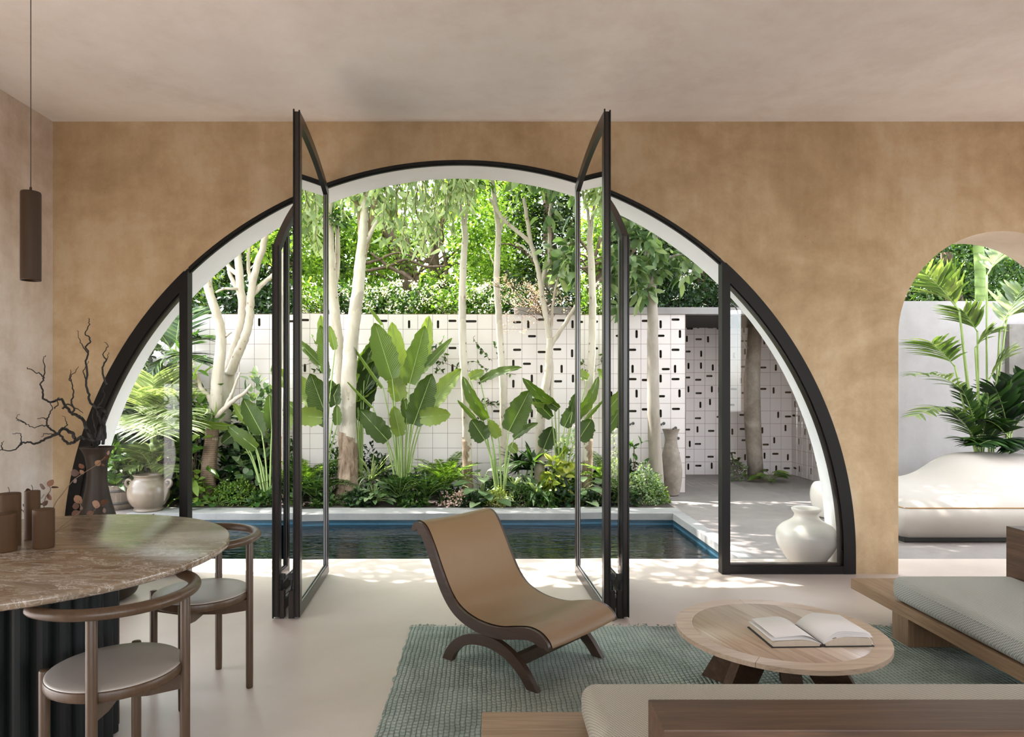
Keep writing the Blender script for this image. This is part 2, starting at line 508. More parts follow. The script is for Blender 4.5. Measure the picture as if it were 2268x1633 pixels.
M['whitetrunk'] = m_bark('white_bark', srgb(168, 156, 139), srgb(199, 192, 180), 5.0, 0.3, 2.0, knots=True)
M['greytrunk'] = m_bark('smooth_grey_bark', srgb(129, 118, 106), srgb(168, 159, 149), 0, 0.1, 1.5)
M['ringtrunk'] = m_bark('ringed_brown_bark', srgb(94, 76, 62), srgb(142, 122, 104), 260.0, 0.5, 2.0)
M['flakytop'] = m_bark('brown_upper_bark', srgb(120, 98, 78), srgb(170, 148, 124), 0, 0.5, 4.0)
M['roughtrunk'] = m_bark('flaky_bark', srgb(84, 64, 48), srgb(168, 148, 128), 0, 0.8, 5.0)
M['darkbranch'] = m_bark('dark_branch_bark', srgb(74, 60, 48), srgb(116, 98, 80), 0, 0.4, 3.0)
M['greencane'] = m_bark('green_cane', srgb(92, 114, 60), srgb(122, 142, 84), 60.0, 0.2, 1.5)
M['stalk'] = m_plain('green_stalk', srgb(128, 148, 84), 0.5, var=0.15)
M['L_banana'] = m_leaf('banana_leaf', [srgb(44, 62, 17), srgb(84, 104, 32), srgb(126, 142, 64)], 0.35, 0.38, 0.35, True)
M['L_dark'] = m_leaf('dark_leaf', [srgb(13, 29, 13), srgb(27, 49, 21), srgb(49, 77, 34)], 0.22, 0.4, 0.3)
M['L_mid'] = m_leaf('mid_leaf', [srgb(24, 44, 17), srgb(49, 79, 29), srgb(86, 113, 51)], 0.32, 0.45, 0.3)
M['L_bright'] = m_leaf('bright_leaf', [srgb(51, 80, 25), srgb(89, 120, 41), srgb(135, 156, 72)], 0.42, 0.45, 0.3)
M['L_pale'] = m_leaf('pale_leaf', [srgb(65, 89, 55), srgb(104, 127, 86), srgb(153, 166, 129)], 0.38, 0.42, 0.35)
M['L_silver'] = m_leaf('silver_green_leaf', [srgb(118, 136, 104), srgb(156, 170, 134), srgb(196, 204, 174)], 0.5, 0.45, 0.3)
M['L_palm'] = m_leaf('palm_leaf', [srgb(60, 82, 37), srgb(96, 116, 60), srgb(139, 151, 92)], 0.38, 0.38, 0.35)
M['L_palmpale'] = m_leaf('pale_palm_leaf', [srgb(92, 108, 66), srgb(136, 150, 104), srgb(184, 192, 152)], 0.38, 0.38, 0.35)
M['L_tree'] = m_leaf('tree_leaf', [srgb(58, 86, 30), srgb(108, 140, 52), srgb(172, 192, 96)], 0.55, 0.5, 0.2)
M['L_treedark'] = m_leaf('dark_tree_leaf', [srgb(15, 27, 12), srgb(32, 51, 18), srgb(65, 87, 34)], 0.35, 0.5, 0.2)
M['L_brown'] = m_leaf('dried_leaf', [srgb(70, 44, 34), srgb(104, 68, 52), srgb(140, 104, 80)], 0.2, 0.6)
M['L_yellow'] = m_leaf('yellow_green_leaf', [srgb(89, 110, 37), srgb(137, 147, 56), srgb(177, 175, 89)], 0.4, 0.45)
M['blossom'] = m_leaf('white_blossom', [srgb(226, 214, 206), srgb(238, 230, 224), srgb(246, 242, 238)], 0.3, 0.7)
M['blossom_pink'] = m_leaf('pink_blossom', [srgb(196, 156, 156), srgb(216, 186, 180), srgb(232, 210, 204)], 0.3, 0.7)

# ------------------------------------------------------------------ the room
WY0, WY1 = 4.97, 5.41            # inner and outer plane of the arched wall
AX, AZ, AR = -0.205, 0.134, 2.88  # big arch
BX, BZ, BR = 3.75, 1.737, 0.76    # small arch
XL, XR, YB, ZC = -3.165, 6.4, -3.2, 3.295
SK0, SK1 = 3.0, 3.02               # ends of a narrow unseen ceiling slot, added for daylight
LO0, LO1, LOZ = 0.2, 3.3, 1.4                 # unseen opening added in the left wall for daylight


def arch_pts(cx, cz, r, n=72):
    pts = [(cx - r, 0.0)]
    pts += [(cx - r * math.cos(PI * k / n), cz + r * math.sin(PI * k / n)) for k in range(n + 1)]
    pts += [(cx + r, 0.0)]
    return pts


def struct(name, mb, mats, label, cat='wall', auto=None):
    o = mb.build(name, mats, auto=auto)
    return tag(o, label, cat, kind='structure')


big, small = arch_pts(AX, AZ, AR), arch_pts(BX, BZ, BR, 40)
ZT = 3.9
mb = MB()
outline = [(XL - 0.3, 0)] + big + small + [(XR + 0.3, 0), (XR + 0.3, ZC + 0.02), (XL - 0.3, ZC + 0.02)]
mb.add([(x, WY0, z) for x, z in outline], [tuple(range(len(outline)))], 0, False)
outline2 = outline[:-2] + [(XR + 0.3, ZT), (XL - 0.3, ZT)]
mb.add([(x, WY1, z) for x, z in outline2], [tuple(range(len(outline2)))[::-1]], 1, False)
for pts, mi in ((big, 1), (small, 2)):
    n = len(pts)
    vs = [(x, WY0, z) for x, z in pts] + [(x, WY1, z) for x, z in pts]
    mb.add(vs, [(i, i + 1, n + i + 1, n + i) for i in range(n - 1)], mi, True)
mb.add([(XL - 0.3, WY1, ZT), (XR + 0.3, WY1, ZT), (XR + 0.3, WY0, ZT), (XL - 0.3, WY0, ZT)], [(0, 1, 2, 3)], 1, False)
struct('wall_front', mb, [M['plaster'], M['white'], M['arch_cream']], 'tan plaster wall with one wide arch and one small arch onto the courtyard')

struct('floor', MB().box((XL - 0.3, YB, -0.25), (XR + 0.3, WY1, 0.0)), M['floor'], 'smooth beige cement floor of the room', 'floor')
mb = MB()
for lo, hi in (((XL - 0.3, -0.6, ZC), (XR + 0.3, WY0 + 0.01, ZC + 0.4)), ((XL - 0.3, YB - 0.3, ZC), (XR + 0.3, -2.2, ZC + 0.4)), ((XL - 0.3, -2.2, ZC), (SK0, -0.6, ZC + 0.4)), ((SK1, -2.2, ZC), (XR + 0.3, -0.6, ZC + 0.4))):
    mb.box(lo, hi)
# (the narrow slot behind the viewpoint is added to let daylight in)
struct('ceiling', mb, M['ceiling'], 'mottled tan plaster ceiling of the room', 'ceiling')
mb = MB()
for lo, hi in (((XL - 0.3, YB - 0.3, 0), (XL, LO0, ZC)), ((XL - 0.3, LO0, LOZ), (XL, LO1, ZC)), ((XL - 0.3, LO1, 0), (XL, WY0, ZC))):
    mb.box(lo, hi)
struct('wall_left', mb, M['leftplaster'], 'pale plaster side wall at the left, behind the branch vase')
# right and back walls with unseen openings, added to bring daylight into the room
ZW0, ZW1 = 0.0, 2.9
mb = MB()
for lo, hi in (((XR, YB - 0.3, 0), (XR + 0.3, 1.4, ZC)), ((XR, 1.4, ZW1), (XR + 0.3, 4.75, ZC)), ((XR, 4.75, 0), (XR + 0.3, WY0, ZC))):
    mb.box(lo, hi)
struct('wall_right', mb, M['plaster'], 'tan plaster wall at the right end of the room with a wide opening')
mb = MB()
for lo, hi in (((XL, YB - 0.3, 0), (-1.5, YB, ZC)), ((-1.5, YB - 0.3, 2.9), (5.0, YB, ZC)), ((-1.5, YB - 0.3, 0), (5.0, YB, 0.9)), ((5.0, YB - 0.3, 0), (XR, YB, ZC))):
    mb.box(lo, hi)
struct('wall_back', mb, M['plaster'], 'tan plaster wall behind the viewpoint with a long window opening')

# ------------------------------------------------------------------ glazing of the big arch
FY0, FY1 = 4.955, 5.02


def arch_z(x, r=AR):
    d = r * r - (x - AX) ** 2
    return AZ + math.sqrt(max(d, 0.0))


def band(mb, x0, x1, r_out, r_in, y0, y1, n=40, mi=0):
    """curved bar that follows the arch between x0 and x1"""
    a0, a1 = math.acos(max(-1, min(1, (x0 - AX) / r_out))), math.acos(max(-1, min(1, (x1 - AX) / r_out)))
    poly = [(AX + r_out * math.cos(a0 + (a1 - a0) * k / n), AZ + r_out * math.sin(a0 + (a1 - a0) * k / n)) for k in range(n + 1)]
    b0, b1 = math.acos(max(-1, min(1, (x0 - AX) / r_in))), math.acos(max(-1, min(1, (x1 - AX) / r_in)))
    inn = [(AX + r_in * math.cos(b0 + (b1 - b0) * k / n), AZ + r_in * math.sin(b0 + (b1 - b0) * k / n)) for k in range(n + 1)]
    for k in range(n):
        q = [poly[k], poly[k + 1], inn[k + 1], inn[k]]
        mb.prism(q, lambda a, b: (a, y0, b), lambda a, b: (a, y1, b), mi)
    return mb


XM0, XM1 = -2.176, 1.70           # the two mullions beside the doors


def fixed_panel(name, side, label):
    root = tag(empty(name, (0, 0, 0)), label, 'window', kind='structure')
    f = MB()
    x0, x1 = (AX - AR, XM0) if side < 0 else (XM1, AX + AR)
    rin = AR - 0.088
    # curved outer frame and the upright below the springing
    band(f, *((x0, x1 - 0.03) if side < 0 else (x0 + 0.03, x1)), AR - 0.001, rin, FY0, FY1, 48)
    xo = AX + side * (AR - 0.001)
    f.box((min(xo, xo - side * 0.088), FY0, 0.002), (max(xo, xo - side * 0.088), FY1, AZ))
    m0, m1 = (XM0 - 0.06, XM0) if side < 0 else (XM1, XM1 + 0.06)
    f.box((x0 + 0.088 if side < 0 else m1, FY0 + 0.001, 0.003), (m0 if side < 0 else x1 - 0.088, FY1, 0.058))
    zz = [arch_z(m0, AR - 0.01), arch_z(m1, AR - 0.01)]
    f.prism([(m0, 0.002), (m1, 0.002), (m1, zz[1]), (m0, zz[0])], lambda a, b: (a, FY0 - 0.005, b), lambda a, b: (a, FY1 + 0.01, b))
    f.build('window_frame', M['frame'], root)
    # slim inner bead
    g = MB()
    band(g, *((x0 + 0.09, XM0 - 0.06) if side < 0 else (XM1 + 0.06, x1 - 0.09)), rin, rin - 0.012, FY0 + 0.02, FY1 + 0.012, 40)
    xb = AX + side * rin
    g.box((min(xb, xb - side * 0.012), FY0 + 0.02, 0.058), (max(xb, xb - side * 0.012), FY1 + 0.012, AZ + 0.03))
    g.box((x0 + 0.08 if side < 0 else m1, FY0 + 0.02, 0.058), (m0 if side < 0 else x1 - 0.08, FY1 + 0.012, 0.07))
    g.build('glazing_bead', M['frame_brown'], root)
    # the pane
    n = 30
    xs = [(m0 - (m0 - (AX - rin)) * k / n) if side < 0 else (m1 + ((AX + rin) - m1) * k / n) for k in range(n + 1)]
    poly = [(xs[0], 0.06)] + [(x, arch_z(x, rin)) for x in xs] + [(xs[-1], 0.06)]
    p = MB().prism(poly, lambda a, b: (a, 4.985, b), lambda a, b: (a, 4.993, b))
    p.build('window_pane', M['glass'], root)
    return root


fixed_panel('window_1', -1, 'fixed dark framed glass panel at the left foot of the big arch')
fixed_panel('window_2', 1, 'fixed dark framed glass panel at the right foot of the big arch')
mb = MB()
band(mb, XM0, XM1, AR, AR - 0.022, 4.965, 5.03, 72)
band(mb, XM0, XM1, AR - 0.022, AR - 0.03, 4.985, 5.0, 72)
struct('trim_1', mb, M['frame'], 'slim dark head track along the crown of the big arch', 'trim')

LEAF_W = (XM1 - XM0) / 4


def folding_leaf(name, label, xa, xb, far, near_x, bolt_side, low_near):
    """xa..xb: the stretch of the arch this leaf closes; far: x of its hinge edge in the wall plane; near_x: x of its free edge; low_near: the lower side is the free edge"""
    root = tag(empty(name, (0, 0, 0)), label, 'door', kind='structure')
    Y1, Y0 = 4.965, 4.965 - LEAF_W
    d = Vector((near_x - far, Y0 - Y1, 0)).normalized()
    nrm = Vector((-d.y, d.x, 0))
    org = Vector((far, Y1, 0))
    L = LEAF_W
    free = xa if low_near else xb
    hinge = xb if low_near else xa

    def zat(u):                       # u: 0 hinge .. L free
        return arch_z(hinge + (free - hinge) * u / L, AR - 0.03) - 0.01

    def W(u, w, z): return org + d * u + nrm * w + Vector((0, 0, z))

    t = 0.020
    z0 = 0.012
    fr = MB()
    sw, n = 0.05, 24
    us = [L * k / n for k in range(n + 1)]
    # stiles
    for a, b in ((0, sw), (L - sw, L)):
        fr.prism([(a, z0), (b, z0), (b, zat(b)), (a, zat(a))], lambda u, z: W(u, -t, z), lambda u, z: W(u, t, z))
    fr.prism([(sw, z0), (L - sw, z0), (L - sw, z0 + 0.062), (sw, z0 + 0.062)], lambda u, z: W(u, -t, z), lambda u, z: W(u, t, z))
    for k in range(n):
        u0, u1 = sw + (L - 2 * sw) * k / n, sw + (L - 2 * sw) * (k + 1) / n
        fr.prism([(u0, zat(u0)), (u1, zat(u1)), (u1, zat(u1) - 0.062), (u0, zat(u0) - 0.062)], lambda u, z: W(u, -t, z), lambda u, z: W(u, t, z))
    fr.build('door_frame', M['frame_brown'], root)
    # edge rebate lip on the free stile
    lip = MB()
    lip.prism([(L, z0 - 0.006), (L + 0.008, z0 - 0.006), (L + 0.008, zat(L) + 0.012), (L, zat(L) + 0.012)], lambda u, z: W(u, -t, z), lambda u, z: W(u, -t + 0.008, z))
    lip.prism([(L, z0), (L + 0.008, z0), (L + 0.008, zat(L) + 0.006), (L, zat(L) + 0.006)], lambda u, z: W(u, t - 0.008, z), lambda u, z: W(u, t, z))
    lip.build('edge_lip', M['frame'], root)
    ga = MB()
    g0, g1 = sw, L - sw
    for s in (-1, 1):
        w0, w1 = sorted((s * (t - 0.012), s * (t - 0.006)))
        ga.prism([(g0, z0 + 0.06), (g0 + 0.008, z0 + 0.06), (g0 + 0.008, zat(g0) - 0.065), (g0, zat(g0) - 0.065)], lambda u, z: W(u, w0, z), lambda u, z: W(u, w1, z))
        ga.prism([(g1 - 0.008, z0 + 0.06), (g1, z0 + 0.06), (g1, zat(g1) - 0.065), (g1 - 0.008, zat(g1) - 0.065)], lambda u, z: W(u, w0, z), lambda u, z: W(u, w1, z))
        ga.prism([(g0, z0 + 0.06), (g1, z0 + 0.06), (g1, z0 + 0.07), (g0, z0 + 0.07)], lambda u, z: W(u, w0, z), lambda u, z: W(u, w1, z))
    ga.build('glazing_bead', M['alu'], root)
    pane = [(sw - .004, z0 + 0.06), (L - sw + .004, z0 + 0.06)] + [(u, zat(u) - 0.06) for u in [L - sw + .004 - (L - 2 * sw + .008) * k / n for k in range(n + 1)]]
    MB().prism(pane, lambda u, z: W(u, -0.004, z), lambda u, z: W(u, 0.004, z)).build('glass_pane', M['glass'], root)
    # drop bolt on the face that looks at its partner
    s = bolt_side
    bo = MB()
    w0, w1 = sorted((s * t, s * (t + 0.027)))
    bo.prism([(L - 0.04, 0.004), (L, 0.004), (L, 0.165), (L - 0.04, 0.165)], lambda u, z: W(u, w0, z), lambda u, z: W(u, w1, z))
    b = bo.build('drop_bolt', M['frame_brown'], root)
    wc = s * (t + 0.014)
    MB().tube([W(L - 0.02, wc, 0.165), W(L - 0.02, wc, 0.235)], 0.0055, 8).build('bolt_rod', M['black'], b)
    w0, w1 = sorted((s * t * 0.98, s * (t + 0.028)))
    MB().prism([(L - 0.036, 0.228), (L - 0.004, 0.228), (L - 0.004, 0.258), (L - 0.036, 0.258)], lambda u, z: W(u, w0, z), lambda u, z: W(u, w1, z)).build('bolt_grip', M['black'], b)
    return root


q = LEAF_W
folding_leaf('door_1', 'outermost left folding glass door leaf, the low one by the dining chairs', XM0, XM0 + q, -1.275, -1.240, 1, True)
folding_leaf('door_2', 'tall inner leaf of the left folding glass door pair', XM0 + q, XM0 + 2 * q, -1.175, -1.118, -1, False)
folding_leaf('door_3', 'tall inner leaf of the right folding glass door pair behind the lounge chair', XM1 - 2 * q, XM1 - q, 0.655, 0.70, 1, True)
folding_leaf('door_4', 'outermost right folding glass door leaf, the low one', XM1 - q, XM1, 0.765, 0.808, -1, False)

# ------------------------------------------------------------------ dining end
TC, TR, TZ = (-1.76, 2.585), 0.735, 0.74
t = thing('dining_table', 'round brown marble dining table on a dark fluted drum base', 'table', (TC[0], TC[1], 0))
MB().lathe([(TR - 0.012, TZ - 0.03), (TR - 0.002, TZ - 0.024), (TR, TZ - 0.012), (TR - 0.001, TZ - 0.004), (TR - 0.006, TZ)], 128).build('tabletop', M['marble'], t)
mb = MB()
nf, prof = 28, []
for k in range(nf):
    a0 = 2 * PI * k / nf
    for j in range(9):
        a = a0 + 2 * PI / nf * (j / 9)
        r = 0.295 + 0.028 * math.sin(PI * j / 9)
        prof.append((r * math.cos(a), r * math.sin(a)))
mb.prism(prof, lambda a, b: (a, b, 0.0), lambda a, b: (a, b, TZ - 0.03))
mb.build('pedestal', M['flute'], t, auto=50)


def dining_chair(label, loc, rz):
    """local +x is the back of the chair"""
    r = thing('dining_chair', label, 'chair', loc, rz, 'round-seated dining chairs at the marble table')
    R = 0.213
    st = MB().lathe([(0.0, 0.402), (0.196, 0.402), (0.203, 0.406), (0.205, 0.414), (0.205, 0.432), (0.202, 0.437)], 64, cap0=False)
    st.build('seat_ring', M['chairwood'], r)
    MB().lathe([(0.202, 0.434), (0.2005, 0.440), (0.194, 0.4435), (0.15, 0.4455), (0.0, 0.446)], 64, cap0=True, cap1=False).build('seat_pad', M['seatleather'], r)
    for sx, sy in ((1, 1), (1, -1), (-1, 1), (-1, -1)):
        a = math.radians(45)
        x, y = sx * R * math.cos(a) * 1.0, sy * R * math.sin(a) * 1.0
        top = 0.668 if sx > 0 else 0.442
        rr = 0.0165
        MB().tube([(x, y, 0.0), (x, y, 0.006), (x, y, 0.06), (x, y, top - 0.006), (x, y, top)], [rr * 0.84, rr * 0.92, rr * 0.97, rr, rr * 0.88], 16).build('leg', M['chairwood'], r)
    for s in (1, -1):
        c = MB()
        a = math.radians(45 * s)
        dx, dy = math.cos(a), math.sin(a)
        poly = [(-R, 0.398), (-R, 0.352), (-0.10, 0.335), (0.10, 0.335), (R, 0.352), (R, 0.398)]
        c.prism(poly, lambda u, z: (u * dx - 0.011 * dy, u * dy + 0.011 * dx, z), lambda u, z: (u * dx + 0.011 * dy, u * dy - 0.011 * dx, z))
        c.build('crossrail', M['chairwood'], r)
    pts, rad = [], []
    n = 40
    for k in range(n + 1):
        a = math.radians(-97 + 194 * k / n)
        e = min(k, n - k)
        pts.append((0.245 * math.cos(a) - 0.012, 0.245 * math.sin(a), 0.682))
        rad.append(0.021 * (0.55 if e == 0 else 0.9 if e == 1 else 1.0))
    MB().tube(pts, rad, 16, up=Vector((0, 0, 1)), flat=0.85).build('back_rail', M['chairwood'], r)
    return r


dining_chair('nearest brown dining chair with bent rail back and taupe round seat', (-1.222, 2.245, 0), math.radians(-34))
dining_chair('farther brown dining chair with its back to the pool beside the folding doors', (-1.288, 3.075, 0), math.radians(47))


def candle(label, px, py, r, h, wick=True):
    p = at(px, py, F * (H - TZ) / (py - VY))
    t = thing('pillar_candle', label, 'candle', (p.x, p.y, TZ), 0, 'taupe pillar candles on the marble table')
    MB().lathe([(r * 0.97, 0.0), (r, 0.004), (r, h - 0.006), (r * 0.985, h - 0.002), (r * 0.95, h), (0.3 * r, h - 0.002)], 40).build('wax_body', M['candle'], t)
    if wick:
        MB().tube(cat([(0, 0, h - 0.003), (0.001, 0, h + 0.012), (-0.004, 0.0, h + 0.024)], 4), 0.0012, 6).build('wick', M['wick'], t)


candle('wide tall taupe candle at the picture edge behind a shorter one', 20, 1206, 0.0405, 0.20)
candle('slim tallest taupe candle between the two stout ones', 71.5, 1194, 0.0283, 0.195)
candle('short stout taupe candle nearest the branch vase', 96.5, 1213, 0.0372, 0.148, False)
candle('short taupe candle in front of the wide tall one', 13, 1221, 0.0365, 0.142, False)

# pendant
t = thing('pendant_lamp', 'slim taupe cylinder pendant lamp hanging above the marble table', 'lamp', (-1.76, 2.63, 0))
MB().lathe([(0.0, 1.775), (0.031, 1.775), (0.031, 1.766), (0.0345, 1.766), (0.0352, 1.77), (0.0352, 2.102), (0.033, 2.108), (0.0, 2.108)], 40, cap0=False, cap1=False).build('lamp_shade', M['pendant'], t)
MB().lathe([(0.0045, 2.108), (0.0045, 2.125), (0.002, 2.128)], 12).build('cord_grip', M['pendant'], t)
MB().tube([(0, 0, 2.12), (0, 0, ZC - 0.02)], 0.0016, 6).build('cord', M['wick'], t)
MB().lathe([(0.045, ZC - 0.025), (0.05, ZC - 0.02), (0.05, ZC)], 32).build('ceiling_rose', M['pendant'], t)

# floor vase with the black branches
VB = (-2.50, 4.37)
t = thing('floor_vase', 'tall flared taupe floor vase behind the marble table holding black branches', 'vase', (VB[0], VB[1], 0))
prof = cat([(0.15, 0.0), (0.222, 0.03), (0.243, 0.10), (0.236, 0.17), (0.20, 0.28), (0.152, 0.40), (0.110, 0.53), (0.080, 0.64), (0.0615, 0.74), (0.0578, 0.80), (0.062, 0.87), (0.075, 0.93), (0.094, 0.964), (0.099, 0.972)], 5)
prof2 = [(r, z) for r, z in prof] + [(0.099, 0.977), (0.094, 0.976), (0.07, 0.94), (0.055, 0.88), (0.05, 0.80)]
MB().lathe(prof2, 64).build('vase_body', M['vase'], t)
br = thing('branch_arrangement', 'bare twisted black branches fanning out of the tall floor vase', 'branch', (VB[0], VB[1], 0.9))
rs = np.random.RandomState(5)


def twig_path(p):
    """p: pixel polyline (x, y[, depth offset])"""
    return [at(a[0], a[1], VB[1] + (a[2] if len(a) > 2 else 0)) - Vector((VB[0], VB[1], 0.9)) for a in p]


TW = [
    [(214, 1008), (212, 985), (203, 975), (190, 972), (178, 968, -.05)],
    [(203, 975), (195, 958), (190, 945), (183, 930, .03), (172, 922, .05), (160, 915, .06), (147, 905, .05), (140, 890, .04), (130, 885), (118, 890, -.03), (105, 889, -.08), (95, 882, -.12), (96, 866, -.15), (90, 852, -.18), (97, 838, -.2), (88, 828, -.22), (73, 822, -.25), (60, 815, -.26)],
    [(214, 985), (224, 973), (232, 968), (231, 945), (229, 930), (235, 920), (233, 912), (222, 905), (213, 905), (205, 896), (198, 888), (196, 870, .05), (190, 848, .05), (194, 825, .04), (190, 800, .03), (196, 782, .02), (190, 768, .02), (200, 757), (196, 745, -.02), (188, 740, -.03), (192, 728), (198, 715), (197, 706)],
    [(228, 985), (229, 965), (227, 945), (222, 930), (216, 915), (218, 900), (226, 888), (231, 876), (228, 862), (232, 850)],
    [(210, 972), (213, 958), (210, 945), (205, 930), (206, 915), (208, 905)],
    [(220, 975), (226, 960), (228, 940), (236, 925), (236, 915), (228, 908)],
    [(190, 972), (176, 970), (166, 978), (155, 983), (143, 978), (135, 965), (120, 955), (108, 948), (104, 935), (108, 920), (116, 905), (112, 895)],
    [(166, 972), (160, 960), (150, 955), (138, 950), (128, 960), (112, 968), (95, 975), (80, 984), (68, 981), (52, 980), (43, 988), (34, 995), (15, 999), (5, 996), (-8, 1000)],
    [(43, 988), (48, 975), (44, 962), (38, 960), (28, 962)],
    [(5, 996), (3, 985), (7, 977)],
    [(108, 945), (92, 942), (75, 948), (58, 940), (45, 935), (36, 932)],
    [(58, 940), (42, 930), (36, 925), (44, 918)],
    [(138, 950), (148, 940), (146, 928), (140, 920)],
    [(140, 905), (148, 895), (160, 900), (175, 908), (184, 916)],
    [(160, 918), (163, 905), (158, 890), (163, 870), (160, 850), (155, 838), (168, 822), (174, 812)],
    [(158, 845), (157, 830), (158, 820)],
    [(190, 840), (184, 825), (190, 812), (196, 800)],
    [(196, 782), (184, 770), (178, 758), (174, 745), (172, 732)],
    [(236, 850), (226, 820), (234, 800), (228, 785), (240, 768), (232, 758)],
    [(226, 812), (238, 795), (241, 780)],
    [(130, 960), (118, 962), (100, 960), (92, 968)],
    [(104, 930), (95, 925), (80, 928)],
    [(120, 905), (128, 895), (126, 885), (130, 880)],
    [(97, 838), (99, 812), (96, 795), (100, 788)],
]
for i, p in enumerate(TW):
    q_ = twig_path([(a[0], a[1], (a[2] if len(a) > 2 else 0) + rs.uniform(-.05, .05) * (j > 1)) for j, a in enumerate(p)])
    pp = cat(q_, 4)
    n = len(pp)
    r0 = {0: 0.017, 1: 0.012, 2: 0.012, 3: 0.010, 7: 0.011, 6: 0.011}.get(i, 0.0065)
    if i in (8, 9, 10, 11, 12, 15, 16, 17, 19, 20, 21, 22, 23): r0 = 0.0042
    rad = [max(0.0016, r0 * (1 - 0.82 * k / n)) for k in range(n)]
    pts = [(x + rs.normal() * .0025, y + rs.normal() * .003, z + rs.normal() * .0025) for x, y, z in pp]
    MB().tube(pts, rad, 7).build('twig', M['branch'], br)


# ------------------------------------------------------------------ foliage tools
def nrm(a): return a / np.maximum(np.linalg.norm(a, axis=-1, keepdims=True), 1e-9)


T_SIMPLE = (np.array([(0, 0, 0), (.4, 1, .08), (.45, 0, -.03), (.4, -1, .08), (1, 0, -.12)], float), [(0, 2, 1), (0, 3, 2), (1, 2, 4), (2, 3, 4)])
_rows = [(.0, .12), (.18, .75), (.42, 1.0), (.7, .8), (.9, .4), (1.0, .03)]
_v, _f = [], []
for _i, (_t, _w) in enumerate(_rows):
    _h = -.22 * _t * _t
    _v += [(_t, _w, _h + .07 * _w), (_t, 0, _h), (_t, -_w, _h + .07 * _w)]
    if _i:
        b = 3 * _i
        _f += [(b - 3, b - 2, b + 1, b), (b - 2, b - 1, b + 2, b + 1)]
T_OVAL = (np.array(_v, float), _f)
_v, _f = [], []
for _i in range(6):
    _t = _i / 5
    _w = [.5, 1, 1, .85, .55, .03][_i]
    _v += [(_t, _w, -.3 * _t * _t), (_t, -_w, -.3 * _t * _t)]
    if _i: b = 2 * _i; _f += [(b - 2, b - 1, b + 1, b)]
T_STRAP = (np.array(_v, float), _f)


class Foliage:
    def __init__(s): s.V, s.Fq, s.Ft, s.R, s.MI4, s.MI3, s.n = [], [], [], [], [], [], 0

    def add(s, pos, dirs, ups, L, W, tmpl=T_SIMPLE, mi=0, rnd=None, droop=1.0, rs=np.random):
        pos, d = np.asarray(pos, float), nrm(np.asarray(dirs, float))
        N = len(pos)
        if N == 0: return s
        up = np.broadcast_to(np.asarray(ups, float), (N, 3))
        side = np.cross(d, up); bad = np.linalg.norm(side, axis=1) < 1e-4
        side[bad] = np.cross(d[bad], np.array([.3, 1, .2])); side = nrm(side)
        no = np.cross(side, d)
        L = np.broadcast_to(np.asarray(L, float), (N,)); W = np.broadcast_to(np.asarray(W, float), (N,))
        tv, tf = tmpl
        K = len(tv)
        v = pos[:, None] + d[:, None] * (tv[None, :, 0:1] * L[:, None, None]) + side[:, None] * (tv[None, :, 1:2] * W[:, None, None] * .5) \
            + no[:, None] * (tv[None, :, 2:3] * L[:, None, None] * droop)
        s.V.append(v.reshape(-1, 3))
        base = s.n + np.arange(N) * K
        for lst, k, mis in ((s.Fq, 4, s.MI4), (s.Ft, 3, s.MI3)):
            f = np.array([x for x in tf if len(x) == k])
            if len(f):
                lst.append((base[:, None, None] + f[None]).reshape(-1, k)); mis.append(np.full(N * len(f), mi))
        r = rs.rand(N) if rnd is None else np.broadcast_to(rnd, (N,))
        s.R.append(np.repeat(r, K))
        s.n += N * K
        return s

    def raw(s, v, quads, mi=0, rnd=0.5):
        v = np.asarray(v, float)
        s.V.append(v); s.Fq.append(np.asarray(quads) + s.n); s.MI4.append(np.full(len(quads), mi)); s.R.append(np.full(len(v), rnd)); s.n += len(v)

    def build(s, name, mats, parent=None):
        V = np.concatenate(s.V)
        if parent is not None:                      # bed plants stay on their side of the tile wall
            px_, py_, pz_ = parent.location
            if 7.6 < py_ < 8.83 and px_ < 2.6:
                lowz = V[:, 2] + pz_ < 2.33
                V[lowz, 1] = np.minimum(V[lowz, 1], 8.815 - py_ - .004 * np.abs(np.sin(V[lowz, 0] * 90)))
        q = np.concatenate(s.Fq) if s.Fq else np.zeros((0, 4), int)
        t3 = np.concatenate(s.Ft) if s.Ft else np.zeros((0, 3), int)
        me = bpy.data.meshes.new(name)
        me.vertices.add(len(V)); me.vertices.foreach_set('co', V.ravel())
        nl = q.size + t3.size
        me.loops.add(nl); me.loops.foreach_set('vertex_index', np.concatenate([q.ravel(), t3.ravel()]).astype(np.int32))
        me.polygons.add(len(q) + len(t3))
        st = np.concatenate([np.arange(len(q)) * 4, q.size + np.arange(len(t3)) * 3]).astype(np.int32)
        me.polygons.foreach_set('loop_start', st)
        mi = np.concatenate([np.concatenate(s.MI4) if s.MI4 else np.zeros(0), np.concatenate(s.MI3) if s.MI3 else np.zeros(0)]).astype(np.int32)
        me.polygons.foreach_set('material_index', mi)
        me.polygons.foreach_set('use_smooth', np.ones(len(q) + len(t3), bool))
        at_ = me.attributes.new('rnd', 'FLOAT', 'POINT'); at_.data.foreach_set('value', np.concatenate(s.R).astype(np.float32))
        me.update(); me.validate()
        return link(name, me, mats, parent)


def wander(p0, p1, n, amp, rs):
    p0, p1 = np.array(p0, float), np.array(p1, float)
    out = [p0 + (p1 - p0) * k / n + (rs.normal(size=3) * amp if 0 < k < n else 0) for k in range(n + 1)]
    return cat(out, 4)


